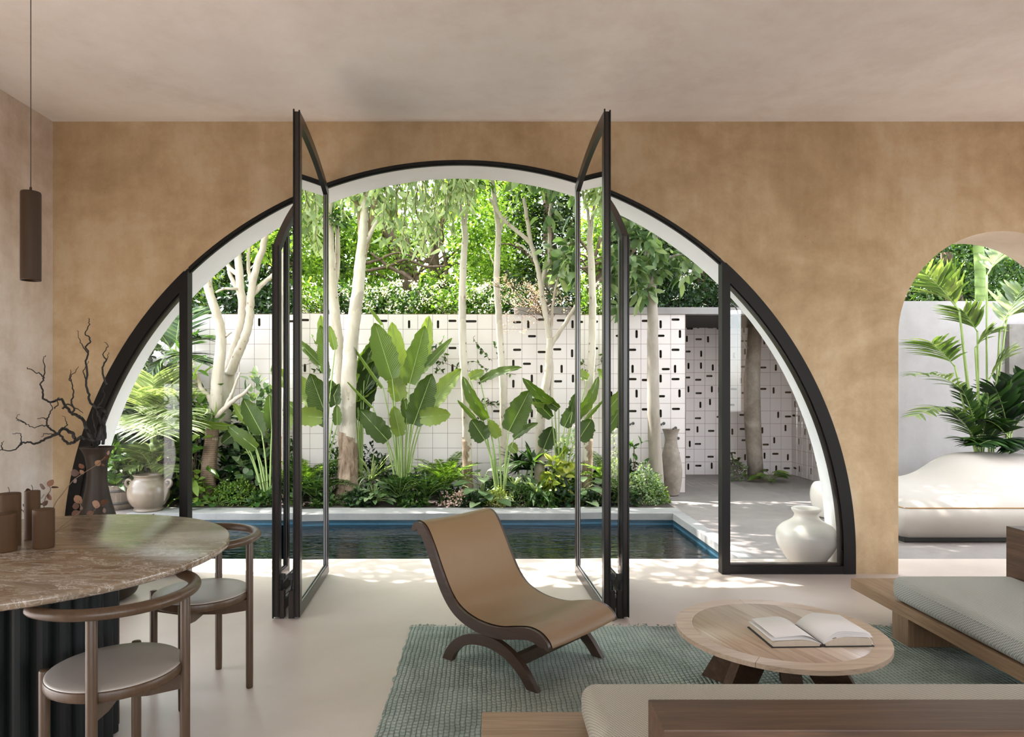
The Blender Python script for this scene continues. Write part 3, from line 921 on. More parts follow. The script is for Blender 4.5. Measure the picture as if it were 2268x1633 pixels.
# dried leaf sprig lying behind the candles
p0 = at(105, 1190, 2.83)
t = thing('dried_leaf_branch', 'dried branch of round russet leaves lying across the marble table behind the candles', 'branch', (p0.x, p0.y, TZ))
rs = np.random.RandomState(11)
SPR = [
    [(108, 1196, 2.83), (118, 1125, 2.86), (140, 1092, 2.9), (162, 1065, 2.95), (187, 1047, 3.0), (214, 1030, 3.02), (236, 1010, 3.04)],
    [(108, 1196, 2.83), (98, 1130, 2.86), (100, 1105, 2.88), (112, 1085, 2.9), (106, 1072, 2.9)],
    [(92, 1190, 2.9), (58, 1140, 2.95), (48, 1130, 2.95)],
    [(118, 1190, 2.86), (172, 1138, 3.16), (180, 1128, 3.18), (175, 1110, 3.2)],
    [(118, 1190, 2.86), (200, 1138, 3.2), (215, 1122, 3.22), (224, 1115, 3.22)],
]
LV = [[(166, 1048, 20, 0), (180, 1033, 14, .5), (181, 1046, 12, .8), (166, 1065, 12, .1), (217, 1026, 16, .9), (229, 1019, 12, .2), (236, 1013, 13, .1), (240, 1003, 11, .4), (228, 1030, 9, .2)],
      [(93, 1078, 18, .0), (112, 1070, 17, .6), (122, 1080, 17, .1), (94, 1100, 17, .0), (109, 1101, 17, .5), (100, 1115, 14, .1), (90, 1117, 9, .1), (62, 1086, 12, .0)],
      [(53, 1120, 8, .1), (54, 1132, 8, .1), (46, 1130, 7, .2)],
      [(173, 1107, 22, .8), (168, 1121, 16, .2), (180, 1126, 10, .2), (168, 1137, 17, .3)],
      [(212, 1117, 22, .9), (231, 1113, 20, .3), (231, 1131, 12, .2), (200, 1137, 14, .5), (227, 1119, 9, .0)]]
fo = Foliage()
for pl, lv in zip(SPR, LV):
    pts = [at(*a) - Vector((p0.x, p0.y, TZ)) for a in pl]
    for v in pts: v.z = max(v.z, 0.003)
    MB().tube(cat(pts, 5), 0.0016, 6).build('stem', M['darkbranch'], t)
    Y = pl[-1][2]
    for lx, ly, s_, r_ in lv:
        c = np.array(at(lx, ly, Y)) - np.array((p0.x, p0.y, TZ))
        L = s_ * Y / F
        d = np.array((rs.normal() * .6, rs.normal() * .5, rs.normal() * .6 + .2))
        d = d / np.linalg.norm(d)
        fo.add([c - d * L * .5], [d], [(rs.normal() * .3, -1, .3 * rs.normal())], L, L * .85, T_OVAL, 0, np.array([r_]), .5)
fo.build('foliage', M['L_brown'], t)

# ------------------------------------------------------------------ lounge chair
CA, cf, cl = Vector((-0.2, 3.357, RUG)), Vector((0.741, -0.671, 0)), Vector((0.671, 0.741, 0))
t = thing('lounge_chair', 'low tan leather sling chair with curved dark walnut frame on the teal rug', 'chair', CA, math.atan2(cf.y, cf.x))
# chair-local: x forward (u), y towards the far side (w), z up
top = cat([(-0.262, 0.600), (-0.258, 0.622), (-0.240, 0.643), (-0.212, 0.650), (-0.178, 0.640), (-0.148, 0.612), (-0.103, 0.540), (-0.05, 0.44), (0.003, 0.350), (0.055, 0.292), (0.115, 0.258), (0.19, 0.238), (0.27, 0.232), (0.349, 0.238), (0.42, 0.256), (0.488, 0.271), (0.535, 0.272), (0.575, 0.262), (0.605, 0.243), (0.622, 0.222), (0.626, 0.202)], 5)


def offset(pl, d):
    out = []
    for i, p in enumerate(pl):
        a, b = pl[max(i - 1, 0)], pl[min(i + 1, len(pl) - 1)]
        tx, tz = b[0] - a[0], b[1] - a[1]
        L = math.hypot(tx, tz) or 1
        k = d
        out.append((p[0] + tz / L * k, p[1] - tx / L * k))
    return out


nT = len(top)
wid = [0.052 * min(1, 0.35 + 0.65 * min(i, nT - 1 - i) / 12) for i in range(nT)]
bot = []
for i, p in enumerate(top):
    a, b = top[max(i - 1, 0)], top[min(i + 1, nT - 1)]
    tx, tz = b[0] - a[0], b[1] - a[1]
    L = math.hypot(tx, tz) or 1
    bot.append((p[0] + tz / L * wid[i] , p[1] - tx / L * wid[i]))
CW = 0.55
for w0, w1 in ((0.0, 0.032), (CW - 0.032, CW)):
    m = MB()
    n = nT
    vs = [(u, w0, z) for u, z in top] + [(u, w1, z) for u, z in top] + [(u, w0, z) for u, z in bot] + [(u, w1, z) for u, z in bot]
    fs = []
    for i in range(n - 1):
        fs += [(i, n + i, n + i + 1, i + 1), (2 * n + i, 2 * n + i + 1, 3 * n + i + 1, 3 * n + i), (i, i + 1, 2 * n + i + 1, 2 * n + i), (n + i, 3 * n + i, 3 * n + i + 1, n + i + 1)]
    fs += [(0, 2 * n, 3 * n, n), (n - 1, 2 * n - 1, 4 * n - 1, 3 * n - 1)]
    m.add(vs, fs)
    m.build('side_rail', M['walnut'], t, auto=35)
    # bent leg arch
    oc = cat([(-0.035, 0.0), (-0.005, 0.055), (0.045, 0.108), (0.115, 0.150), (0.20, 0.174), (0.27, 0.178), (0.34, 0.170), (0.42, 0.138), (0.49, 0.085), (0.56, 0.0)], 5)
    ic = cat([(0.028, 0.0), (0.05, 0.042), (0.085, 0.078), (0.14, 0.108), (0.21, 0.124), (0.28, 0.126), (0.35, 0.112), (0.41, 0.083), (0.46, 0.045), (0.50, 0.0)], 5)
    ww0, ww1 = w0 + 0.002, w1 - 0.002
    m = MB()
    n = len(oc)
    vs = [(u, ww0, z) for u, z in oc] + [(u, ww1, z) for u, z in oc] + [(u, ww0, z) for u, z in ic] + [(u, ww1, z) for u, z in ic]
    fs = []
    for i in range(n - 1):
        fs += [(i, n + i, n + i + 1, i + 1), (2 * n + i, 2 * n + i + 1, 3 * n + i + 1, 3 * n + i), (i, i + 1, 2 * n + i + 1, 2 * n + i), (n + i, 3 * n + i, 3 * n + i + 1, n + i + 1)]
    fs += [(0, 2 * n, 3 * n, n), (n - 1, 2 * n - 1, 4 * n - 1, 3 * n - 1)]
    m.add(vs, fs); m.build('leg', M['walnut'], t, auto=35)
# bars between the sides
MB().box((0.405, 0.03, 0.072), (0.435, CW - 0.03, 0.128), 0.003).build('crossbar', M['walnut'], t)
MB().box((0.02, 0.03, 0.062), (0.045, CW - 0.03, 0.098), 0.003).build('crossbar', M['walnut'], t)
# leather sling: follows the top line, just above the rails' inner edge and rolled over both ends
sl = top[4:nT - 2]
up_ = offset(sl, -0.004)
dn_ = offset(sl, 0.004)
m = MB()
nw = 10
n = len(up_)
vs, fs = [], []
for L_ in (up_, dn_):
    for u, z in L_:
        for k in range(nw + 1):
            w = 0.020 + (CW - 0.040) * k / nw
            sag = -0.007 * math.sin(PI * k / nw)
            vs.append((u, w, z + sag))
s_ = nw + 1
for i in range(n - 1):
    for k in range(nw):
        fs.append((i * s_ + k, (i + 1) * s_ + k, (i + 1) * s_ + k + 1, i * s_ + k + 1))
        o_ = n * s_
        fs.append((o_ + i * s_ + k, o_ + i * s_ + k + 1, o_ + (i + 1) * s_ + k + 1, o_ + (i + 1) * s_ + k))
m.add(vs, fs)
# rolled bolsters at head and front edge
h0, h1 = top[0:8], top[-8:]
m.build('leather_sling', M['leather'], t)
m = MB()
m.tube([(-0.222, 0.03, 0.610), (-0.222, CW - 0.03, 0.610)], 0.034, 20); m.build('head_roll', M['leather'], t)
m = MB()
m.tube([(0.590, 0.03, 0.216), (0.590, CW - 0.03, 0.216)], 0.016, 20); m.build('front_roll', M['leather'], t)

# ------------------------------------------------------------------ rug
rs = np.random.RandomState(3)
RX0, RX1, RY0, RY1 = -0.435, 3.05, 1.2, 3.86
t = thing('rug', 'large woven teal green rug under the lounge chair and coffee table', 'rug', (RX0, RY0, 0))
nx, ny = 120, 90
m = MB()
vs, fs = [], []
for j in range(ny + 1):
    for i in range(nx + 1):
        x, y = (RX1 - RX0) * i / nx, (RY1 - RY0) * j / ny
        e = min(i, nx - i, j, ny - j)
        if i in (0, nx): x += rs.normal() * .004
        if j in (0, ny): y += rs.normal() * .005
        # rounded far left corner
        z = RUG * (0.15 if e == 0 else 1) + (0 if e == 0 else rs.normal() * .0004)
        vs.append((x, y, z))
for j in range(ny):
    for i in range(nx):
        a = j * (nx + 1) + i
        fs.append((a, a + 1, a + nx + 2, a + nx + 1))
m.add(vs, fs); m.build('rug_weave', M['rug'], t)
fr = Foliage()
n = 300
xs = rs.uniform(0, RX1 - RX0, n)
fr.add(np.c_[xs, np.full(n, RY1 - RY0 - .008), np.full(n, .010)], np.c_[rs.normal(size=n) * .5, np.ones(n), rs.normal(size=n) * .25 + .1], (0, 0, 1), rs.uniform(.014, .032, n), rs.uniform(.008, .016, n), T_OVAL)
fr.build('frayed_edge', M['rug'], t)['kind'] = 'stuff'

# ------------------------------------------------------------------ coffee table and book
CC, CR, CZ = (1.243, 2.915), 0.424, 0.32
t = thing('coffee_table', 'low round oak coffee table with planked top and splayed slab legs', 'table', (CC[0], CC[1], RUG))
zt = CZ - RUG
MB().lathe([(0.0, zt - 0.018), (CR - 0.073, zt - 0.018), (CR - 0.0715, zt - 0.0006), (0.0, zt - 0.0006)], 96, cap0=False, cap1=False).build('planked_top', M['planks'], t)
for k in range(5):                                   # rim segments
    a0, a1 = 2 * PI * k / 5 + 0.35, 2 * PI * (k + 1) / 5 + 0.35 - 0.004
    m = MB()
    n = 24
    ri, ro = CR - 0.0705, CR
    outer = [(ro * math.cos(a0 + (a1 - a0) * i / n), ro * math.sin(a0 + (a1 - a0) * i / n)) for i in range(n + 1)]
    inner = [(ri * math.cos(a0 + (a1 - a0) * i / n), ri * math.sin(a0 + (a1 - a0) * i / n)) for i in range(n, -1, -1)]
    m.prism(outer + inner, lambda a, b: (a, b, zt - 0.019), lambda a, b: (a, b, zt))
    o = m.build('rim_segment', M['oakrim'], t)
for a in (205, 262, 330, 60, 130):
    a = math.radians(a)
    d = Vector((math.cos(a), math.sin(a), 0)); s = Vector((-d.y, d.x, 0))
    m = MB()
    poly = [(0.02, zt - 0.022), (0.20, zt - 0.022), (0.36, 0.0), (0.22, 0.0)]
    m.prism(poly, lambda u, z: d * u - s * 0.022 + Vector((0, 0, z)), lambda u, z: d * u + s * 0.022 + Vector((0, 0, z)))
    m.build('leg', M['darkoakX'], t)

t = thing('open_book', 'open hardback with blank pages lying on the oak coffee table', 'book', (1.335, 2.715, CZ), math.radians(2))
BW, BD = 0.208, 0.235
m = MB()
m.box((-BW, 0, 0), (-0.008, BD, 0.0035)); m.build('cover_board', M['cover'], t)
m = MB(); m.box((0.008, 0, 0), (BW, BD, 0.0035)); m.build('cover_board', M['cover'], t)
m = MB(); m.prism([(-0.013, 0.0005), (0.013, 0.0005), (0.009, 0.011), (-0.009, 0.011), (-0.006, 0.009), (0.006, 0.009), (0.009, 0.003), (-0.009, 0.003)][:4], lambda a, b: (a, 0.002, b), lambda a, b: (a, BD - 0.002, b)); m.build('spine', M['cover'], t)


def page_block(side, h0, h1, lift):
    pts = []
    n = 18
    for k in range(n + 1):
        u = k / n
        z = 0.012 + (h0) * math.sin(min(1, u * 2.4) * PI / 2) * (1 - u) ** 0.35 + h1 * u
        pts.append((side * (0.004 + (BW - 0.012) * u), z))
    poly = pts + [(side * (BW - 0.008), 0.0038), (side * 0.004, 0.0038)]
    m = MB(); m.prism(poly, lambda a, b: (a, 0.005, b), lambda a, b: (a, BD - 0.005, b)); m.build('page_block', M['pageedge'], t)
    # top sheets that stand off the block
    for j, (lf, le) in enumerate(lift):
        vs = []
        ln = (BW - 0.006) * le
        for k in range(n + 1):
            u = k / n
            z = 0.0128 + (h0 + lf) * math.sin(min(1, u * 2.0) * PI / 2) * (1 - u * 0.55) + h1 * u
            vs += [(side * (0.003 + ln * u), 0.004 + 0.003 * j, z), (side * (0.003 + ln * u), BD - 0.004 + 0.002 * j, z)]
        m = MB(); m.add(vs, [(2 * k, 2 * k + 2, 2 * k + 3, 2 * k + 1) for k in range(n)]); o = m.build('page', M['paper'], t)
        sm = o.modifiers.new('thick', 'SOLIDIFY'); sm.thickness = 0.0004


page_block(-1, 0.016, 0.006, [(0.004, 1.0), (0.026, 0.93)])
page_block(1, 0.026, 0.010, [(0.004, 1.0), (0.012, .99), (0.022, .985), (0.031, .97)])

# ------------------------------------------------------------------ sofas


def cushion(name, lo, hi, r, mats, parent, n=10, crown=0.012):
    """box with rounded edges and a slightly crowned top"""
    m = bmesh.new()
    bmesh.ops.create_cube(m, size=1)
    c = [(lo[i] + hi[i]) / 2 for i in range(3)]; s = [hi[i] - lo[i] for i in range(3)]
    for v in m.verts: v.co = Vector([c[i] + v.co[i] * s[i] for i in range(3)])
    bmesh.ops.bevel(m, geom=m.edges[:], offset=r, segments=5, profile=0.5, affect='EDGES')
    me = bpy.data.meshes.new(name)
    m.to_mesh(me); m.free()
    return link(name, me, mats, parent, True)


PZ = 0.22
t = thing('daybed_sofa', 'low oak platform sofa with grey green woven cushion right of the coffee table', 'sofa', (2.165, 2.5, 0))
MB().box((0, 0, 0.160), (0.98, 1.57, PZ), 0.003).build('platform', M['oakY'], t)
for x, y in ((0.0, 1.02), (0.0, 0.12), (0.62, 1.02)):
    MB().box((x + 0.004, y, RUG), (x + 0.30, y + 0.14, 0.160), 0.002).build('leg', M['oakZ'], t)
MB().box((0.645, 0.0, PZ), (0.80, 1.2, 0.606), 0.004).build('backrest', M['darkoakY'], t)
o = cushion('seat_cushion', (-0.005, 0.0, PZ + 0.001), (0.64, 1.165, 0.352), 0.045, M['weavegrey'], t)
pi = MB()
zz = 0.352 - 0.030
pi.tube([(0.0, 0.04, zz), (-0.0035, 0.06, zz), (-0.0035, 1.11, zz), (0.004, 1.148, zz), (0.03, 1.166, zz), (0.06, 1.168, zz), (0.6, 1.168, zz)], 0.0032, 6)
pi.build('seam_piping', M['weavegrey'], o)

t = thing('platform_sofa', 'oak platform sofa seen from behind in the foreground with olive woven cushion', 'sofa', (-0.02, 0, 0))
MB().box((0, 1.50, 0.160), (2.05, 2.386, PZ), 0.003).build('platform', M['oakX'], t)
for x, y in ((0.12, 2.1), (0.12, 1.56), (1.8, 2.1)):
    MB().box((x, y, 0), (x + 0.16, y + 0.16, 0.160), 0.002).build('leg', M['oakZ'], t)
MB().box((0.407, 1.50, PZ), (2.05, 1.648, 0.60), 0.004).build('backrest', M['darkoakX'], t)
o = cushion('seat_cushion', (0.335, 1.652, PZ + 0.001), (2.05, 2.345, 0.352), 0.05, M['weaveolive'], t)

# ------------------------------------------------------------------ the courtyard
PX0, PX1, PY1 = -3.6, 2.0, 7.37          # pool
WZ = -0.124
BEDX, BEDY = 2.12, 7.73
mb = MB()
mb.box((PX1 + 0.13, WY1 + 0.001, -0.25), (5.9, 11.6, -0.004))
mb.box((-9.0, WY1 + 0.001, -0.25), (PX0, BEDY, -0.004))
mb.box((XR + 0.3, -12, -0.25), (22, WY1, -0.004))  # unseen ground outside the openings, added to bounce sunlight indoors
mb.box((-9, -14, -0.25), (XR + 0.3, YB - 0.3, -0.004))
mb.box((-9, YB - 0.3, -0.25), (XL - 0.3, WY1, -0.004))
struct('ground', mb, M['deck'], 'pale concrete terrace round the pool', 'terrace')
mb = MB()
mb.box((PX0 - 0.3, PY1, -0.078), (PX1 + 0.13, BEDY, 0.002), 0.004)
struct('trim_2', mb, M['coping'], 'grey concrete coping along the far side of the pool', 'coping')
mb = MB()
mb.box((PX1, WY1 + 0.001, -0.078), (PX1 + 0.131, PY1, 0.0), 0.003)
struct('trim_3', mb, M['coping'], 'grey concrete edge along the right side of the pool', 'coping')
mb = MB()
D = -1.3
mb.add([(PX0, WY1, D), (PX1, WY1, D), (PX1, PY1, D), (PX0, PY1, D)], [(0, 1, 2, 3)], 1, False)
for za, zb, mi in ((D, -0.122, 0), (-0.122, -0.102, 2), (-0.102, -0.07, 0)):
    mb.add([(PX0, PY1, za), (PX1, PY1, za), (PX1, PY1, zb), (PX0, PY1, zb)], [(0, 1, 2, 3)], mi, False)
    mb.add([(PX1, WY1, za), (PX1, PY1, za), (PX1, PY1, zb), (PX1, WY1, zb)], [(0, 1, 2, 3)], mi, False)
mb.box((PX1 + 0.001, WY1 + 0.001, D), (PX1 + 0.131, PY1, -0.0785), 0, 0)
mb.box((PX0, PY1 + 0.001, D), (PX1 + 0.131, BEDY, -0.0785), 0, 0)
mb.add([(PX0, WY1, D), (PX0, PY1, D), (PX0, PY1, 0), (PX0, WY1, 0)], [(0, 1, 2, 3)], 0, False)
mb.add([(PX0, WY1, D), (PX1, WY1, D), (PX1, WY1, -0.01), (PX0, WY1, -0.01)], [(0, 1, 2, 3)], 0, False)
struct('trim_4', mb, [M['pooltile'], M['poolfloor'], M['poolline']], 'blue tiled basin of the pool', 'pool')
nx, ny = 2, 2
mb = MB().add([(PX0, WY1, WZ), (PX1, WY1, WZ), (PX1, PY1, WZ), (PX0, PY1, WZ)], [(0, 1, 2, 3)], 0, False)
o = mb.build('water', M['water']); tag(o, 'dark rippled water of the rectangular pool', 'water', kind='structure')
mb = MB().box((-9.0, BEDY, -0.25), (BEDX, 9.2, 0.0), 0).box((-9.0, 9.2, -0.25), (2.3, 24, -0.01)).box((2.3, 11.6, -0.25), (22, 24, -0.01)).box((5.9, 5.42, -0.25), (22, 11.6, -0.01)).box((-22, 5.42, -0.25), (-9.0, 24, -0.01))
struct('trim_5', mb, M['soil'], 'dark soil of the planting bed and the ground behind the walls', 'ground')


# pale tile wall with stadium shaped slots
def tile_wall(mb, org, u, v, nu, su, nv, sv, slots, nrm_, depth=0.06):
    org, u, v, nr = Vector(org), Vector(u), Vector(v), Vector(nrm_)
    g = 0.002
    P_ = lambda a, b, d=0.0: org + u * a + v * b - nr * d
    for i in range(nu):
        for j in range(nv):
            a0, a1, b0, b1 = i * su + g, (i + 1) * su - g, j * sv + g, (j + 1) * sv - g
            sl_ = slots.get((i, j))
            if not sl_:
                mb.add([P_(a0, b0), P_(a1, b0), P_(a1, b1), P_(a0, b1)], [(0, 1, 2, 3)], 0, False)
                continue
            hv, ca, cb, ln = sl_
            r = 0.0155
            hl = ln / 2 - r
            ca, cb = a0 + ca * (a1 - a0), b0 + cb * (b1 - b0)
            ex, ey = (hl, 0) if hv == 'H' else (0, hl)
            ca = min(max(ca, a0 + ex + r + .008), a1 - ex - r - .008); cb = min(max(cb, b0 + ey + r + .008), b1 - ey - r - .008)
            ring = []
            for k in range(16):
                an = 2 * PI * (k + 0.5) / 16
                c_, s_ = math.cos(an), math.sin(an)
                if hv == 'H': ring.append((ca + (hl if c_ > 0 else -hl) + r * c_, cb + r * s_))
                else: ring.append((ca + r * c_, cb + (hl if s_ > 0 else -hl) + r * s_))
            bm = bmesh.new()
            ov = [bm.verts.new(P_(*p)) for p in ((a0, b0), (a1, b0), (a1, b1), (a0, b1))]
            iv = [bm.verts.new(P_(*p)) for p in ring]
            es = [bm.edges.new((ov[k], ov[(k + 1) % 4])) for k in range(4)] + [bm.edges.new((iv[k], iv[(k + 1) % 16])) for k in range(16)]
            bmesh.ops.triangle_fill(bm, use_beauty=True, use_dissolve=False, edges=es, normal=nr)
            mb.bm(bm, 0, None, False)
            vs = [P_(*p) for p in ring] + [P_(p[0], p[1], depth) for p in ring]
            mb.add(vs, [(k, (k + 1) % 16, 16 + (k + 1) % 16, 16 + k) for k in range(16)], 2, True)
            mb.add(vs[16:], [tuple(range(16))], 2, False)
    w = 0.005
    for i in range(nu + 1):
        a = i * su
        mb.add([P_(a - w, 0, .003), P_(a + w, 0, .003), P_(a + w, nv * sv, .003), P_(a - w, nv * sv, .003)], [(0, 1, 2, 3)], 1, False)
    for j in range(nv + 1):
        b = j * sv
        mb.add([P_(0, b - w, .0032), P_(nu * su, b - w, .0032), P_(nu * su, b + w, .0032), P_(0, b + w, .0032)], [(0, 1, 2, 3)], 1, False)


TS = 0.1925
TX1, TY = 2.562, 8.84
NU = 45
TX0 = TX1 - NU * TS
TB = 0.0025
slots = {}
rs = np.random.RandomState(21)


def slot_px(px, py, hv, ln=0.105):
    p = at(px, py, TY)
    a, b = (p.x - TX0) / TS, (p.z - TB) / TS
    i, j = int(a), int(b)
    if 0 <= i < NU and 0 <= j < 12: slots[(i, j)] = (hv, a - i, b - j, ln)


for s_ in [(574, 714, 'V'), (645, 711, 'H'), (705, 711, 'H'), (773, 716, 'V'), (853, 711, 'H'), (906, 720, 'V'), (970, 720, 'V'), (1001, 711, 'H'), (1057, 712, 'H', .165),
           (1147, 714, 'H'), (1170, 721, 'V'), (1200, 708, 'H'), (1242, 710, 'H'), (1268, 720, 'V'), (1179, 745, 'H'), (1001, 771, 'H'), (1147, 775, 'H'), (1199, 780, 'H'), (1234, 774, 'H'), (1267, 783, 'V'),
           (1137, 804, 'V'), (1167, 806, 'H'), (1199, 818, 'V'), (1244, 818, 'V'), (1002, 816, 'V'), (1137, 858, 'V'), (1178, 833, 'V'), (1198, 841, 'H'), (1236, 845, 'H'), (1269, 838, 'V'),
           (1178, 918, 'V'), (1097, 911, 'H'), (1173, 934, 'V'), (1217, 849, 'H'),
           (1311, 716, 'V'), (1335, 744, 'H'), (1305, 773, 'H'), (1299, 806, 'H'), (1350, 806, 'H'), (1318, 876, 'V'), (1330, 940, 'V')]:
    slot_px(*s_)
for s_ in [(1424, 711, 'H'), (1463, 721, 'V'), (1496, 708, 'H'), (1410, 740, 'V'), (1462, 744, 'H'), (1506, 739, 'V'), (1400, 775, 'H'), (1463, 787, 'V'), (1496, 775, 'H'), (1401, 818, 'V'), (1478, 818, 'H'), (1495, 819, 'V'),
           (1401, 840, 'H'), (1426, 842, 'H'), (1463, 838, 'V'), (1496, 840, 'H'), (1410, 872, 'V'), (1464, 878, 'H'), (1505, 871, 'V'), (1401, 911, 'H'), (1427, 907, 'H'), (1463, 917, 'V'), (1497, 906, 'H'), (1508, 1048, 'V')]:
    slot_px(*s_)
mb = MB()
tile_wall(mb, (TX0, TY, TB), (1, 0, 0), (0, 0, 1), NU, TS, 12, TS, slots, (0, -1, 0))
mb.box((TX0, TY + 0.012, TB + 12 * TS - 0.012), (0.35, TY + 0.13, TB + 12 * TS + 0.002))
mb.add([(TX1, TY, TB), (TX1, TY + 0.13, TB), (TX1, TY + 0.13, 2.31), (TX1, TY, 2.31)], [(0, 1, 2, 3)], 0, False)
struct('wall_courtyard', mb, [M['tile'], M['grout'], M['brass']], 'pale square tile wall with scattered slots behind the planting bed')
struct('beam', MB().box((0.35, TY - 0.03, 2.312), (5.6, TY + 0.14, 2.400), 0.004), M['garden_wall'], 'pale beam over the tile wall and the shower niche', 'beam')
struct('roof', MB().box((2.44, TY + 0.14, 2.302), (5.6, 10.9, 2.40)), M['slab_shade'], 'dark soffit over the shower niche', 'roof')

# shower niche
NW, NH = 0.1705, 0.2
nslots = {}
for i in range(13):
    for j in range(12):
        k = rs.rand()
        if k < 0.82:
            nslots[(i, j)] = ('V' if (i + j + (k < .1)) % 2 else 'H', 0.25 + 0.5 * rs.rand(), 0.35 + .4 * rs.rand(), 0.10)
mb = MB()
tile_wall(mb, (4.77 - 13 * NW, 10.7, 0.0), (1, 0, 0), (0, 0, 1), 13, NW, 12, NH, nslots, (0, -1, 0))
sslots = {}
for i in range(9):
    for j in range(12):
        if rs.rand() < 0.7: sslots[(i, j)] = ('V' if (i + j) % 2 else 'H', 0.3 + .4 * rs.rand(), .35 + .4 * rs.rand(), 0.10)
tile_wall(mb, (4.77, 10.7, 0.0), (0, -1, 0), (0, 0, 1), 9, NW, 12, NH, sslots, (-1, 0, 0))
tile_wall(mb, (TX1, TY, 0.0), (0, 1, 0), (0, 0, 1), 11, NW, 12, NH, {}, (1, 0, 0))
struct('wall_shower', mb, [M['tile'], M['grout'], M['brass']], 'slotted tile walls of the roofed shower niche')

# right court seen through the small arch
mb = MB()
mb.box((4.3, 8.0, 0), (6.06, 8.16, 2.376), 0)
mb.box((6.06, 8.0, 0), (9.5, 8.16, 2.376), 0)
struct('wall_side', mb, M['garden_wall'], 'grey white rendered wall behind the outdoor daybed')
struct('trim_6', MB().box((6.06, 7.93, 0), (9.5, 8.0, 2.10), 0.004), M['shaded_wall'], 'dark grey plaster panel at the right end of the rendered wall', 'panel')
struct('wall_outer', MB().box((-9.3, 5.41, 0), (-9.0, 24, 2.6)), M['garden_wall'], 'rendered boundary wall at the far left of the garden')

# outdoor daybed
t = thing('outdoor_daybed', 'plump white canvas outdoor daybed on a black base seen through the small arch', 'daybed', (3.66, 6.0, 0))
BWx, BDy = 2.3, 1.3
nx, ny = 60, 30
m = MB(); vs, fs = [], []


def day_h(x, y):
    e = min(x, BWx - x, y, BDy - y)
    edge = (1 - math.exp(-max(e, 0) / 0.06)) if e > 0 else 0
    peak = 0.30 / (1 + math.exp(-(x - 0.93) / 0.10)) / (1 + math.exp(-(y - 0.66) / 0.12)) * (1 - 0.10 * max(0, x - 1.1))
    rise = 0.05 * y
    return 0.30 + (0.07 + rise + peak) * edge + 0.0


for j in range(ny + 1):
    for i in range(nx + 1):
        x, y = BWx * i / nx, BDy * j / ny
        vs.append((x, y, day_h(x, y)))
for j in range(ny):
    for i in range(nx):
        a = j * (nx + 1) + i
        fs.append((a, a + 1, a + nx + 2, a + nx + 1))
m.add(vs, fs)
m.build('top_cover', M['canvas'], t)
# bulging side skirt under the seam
m = MB(); ring = []
def rrect(x0, y0, x1, y1, r, n=6):
    o = []
    for cx, cy, a in ((x1 - r, y1 - r, 0), (x0 + r, y1 - r, 90), (x0 + r, y0 + r, 180), (x1 - r, y0 + r, 270)):
        for k in range(n + 1):
            an = math.radians(a + 90 * k / n); o.append((cx + r * math.cos(an), cy + r * math.sin(an)))
    return o
lev = [(0.0, 0.30), (0.035, 0.27), (0.055, 0.22), (0.058, 0.16), (0.045, 0.10), (0.015, 0.05), (-0.01, 0.035)]
rings = [rrect(-d, -d, BWx + d, BDy + d, 0.05) for d, z in lev]
n = len(rings[0])
vs = [(p[0], p[1], z) for rg, (d, z) in zip(rings, lev) for p in rg]
fs = [(i * n + k, (i + 1) * n + k, (i + 1) * n + (k + 1) % n, i * n + (k + 1) % n) for i in range(len(lev) - 1) for k in range(n)]
m.add(vs, fs); m.build('side_skirt', M['canvas'], t)
rg = rrect(-0.004, -0.004, BWx + 0.004, BDy + 0.004, 0.05)
MB().tube([(p[0], p[1], 0.30) for p in rg] + [(rg[0][0], rg[0][1], 0.30)], 0.006, 6, caps=False).build('seam_piping', M['piping'], t)
MB().box((0.0, 0.0, 0.0), (BWx, BDy, 0.045), 0.01).build('base', M['black'], t)


# pots
def pot(name, label, catg, px, py, Y, prof, mat, seg=56, group=None):
    p = at(px, py, Y)
    t = thing(name, label, catg, (p.x, p.y, 0.004), 0, group)
    MB().lathe(prof, seg, cap1=False).build('pot_body', mat, t)
    return t


s_ = F / 5.16
p = cat([(0.105, 0.0), (0.125, 0.012), (0.165, 0.07), (0.205, 0.14), (0.219, 0.20), (0.212, 0.255), (0.175, 0.30), (0.118, 0.335), (0.092, 0.36), (0.088, 0.385), (0.105, 0.41), (0.108, 0.425)], 5) + [(0.104, 0.431), (0.094, 0.425), (0.078, 0.39), (0.082, 0.36), (0.11, 0.32), (0.13, 0.28)]
pot('cream_urn', 'squat cream glazed urn on the threshold behind the right fixed pane', 'urn', 1786, 1255, 5.24, p, M['whitepot'])
p = cat([(0.12, 0), (0.15, 0.01), (0.19, 0.12), (0.205, 0.22), (0.195, 0.30), (0.17, 0.345), (0.16, 0.35)], 4) + [(0.145, 0.34), (0.14, 0.2)]
pot('garden_pot', 'plain white pot on the terrace half hidden by the right side of the arch', 'pot', 1841, 1137, 7.2, p, M['whitepot'])
p = cat([(0.098, 0.0), (0.105, 0.02), (0.128, 0.14), (0.139, 0.26), (0.132, 0.38), (0.105, 0.52), (0.082, 0.63), (0.076, 0.70), (0.085, 0.77), (0.106, 0.825), (0.112, 0.832)], 5) + [(0.106, 0.832), (0.08, 0.77), (0.068, 0.70), (0.07, 0.62)]
pot('stone_vase', 'tall speckled grey stone vase against the end of the tile wall', 'vase', 1486, 1095, 8.66, p, M['stonevase'])
tj = pot('handled_jar', 'round beige glazed jar with two scroll handles left of the pool', 'jar', 329, 1131, 7.56, cat([(0.148, 0.0), (0.156, 0.01), (0.15, 0.025), (0.142, 0.035), (0.175, 0.07), (0.208, 0.13), (0.218, 0.20), (0.205, 0.27), (0.17, 0.325), (0.148, 0.348), (0.146, 0.37), (0.158, 0.39), (0.16, 0.396)], 4) + [(0.154, 0.398), (0.14, 0.385), (0.136, 0.35), (0.15, 0.31)], M['pot'])
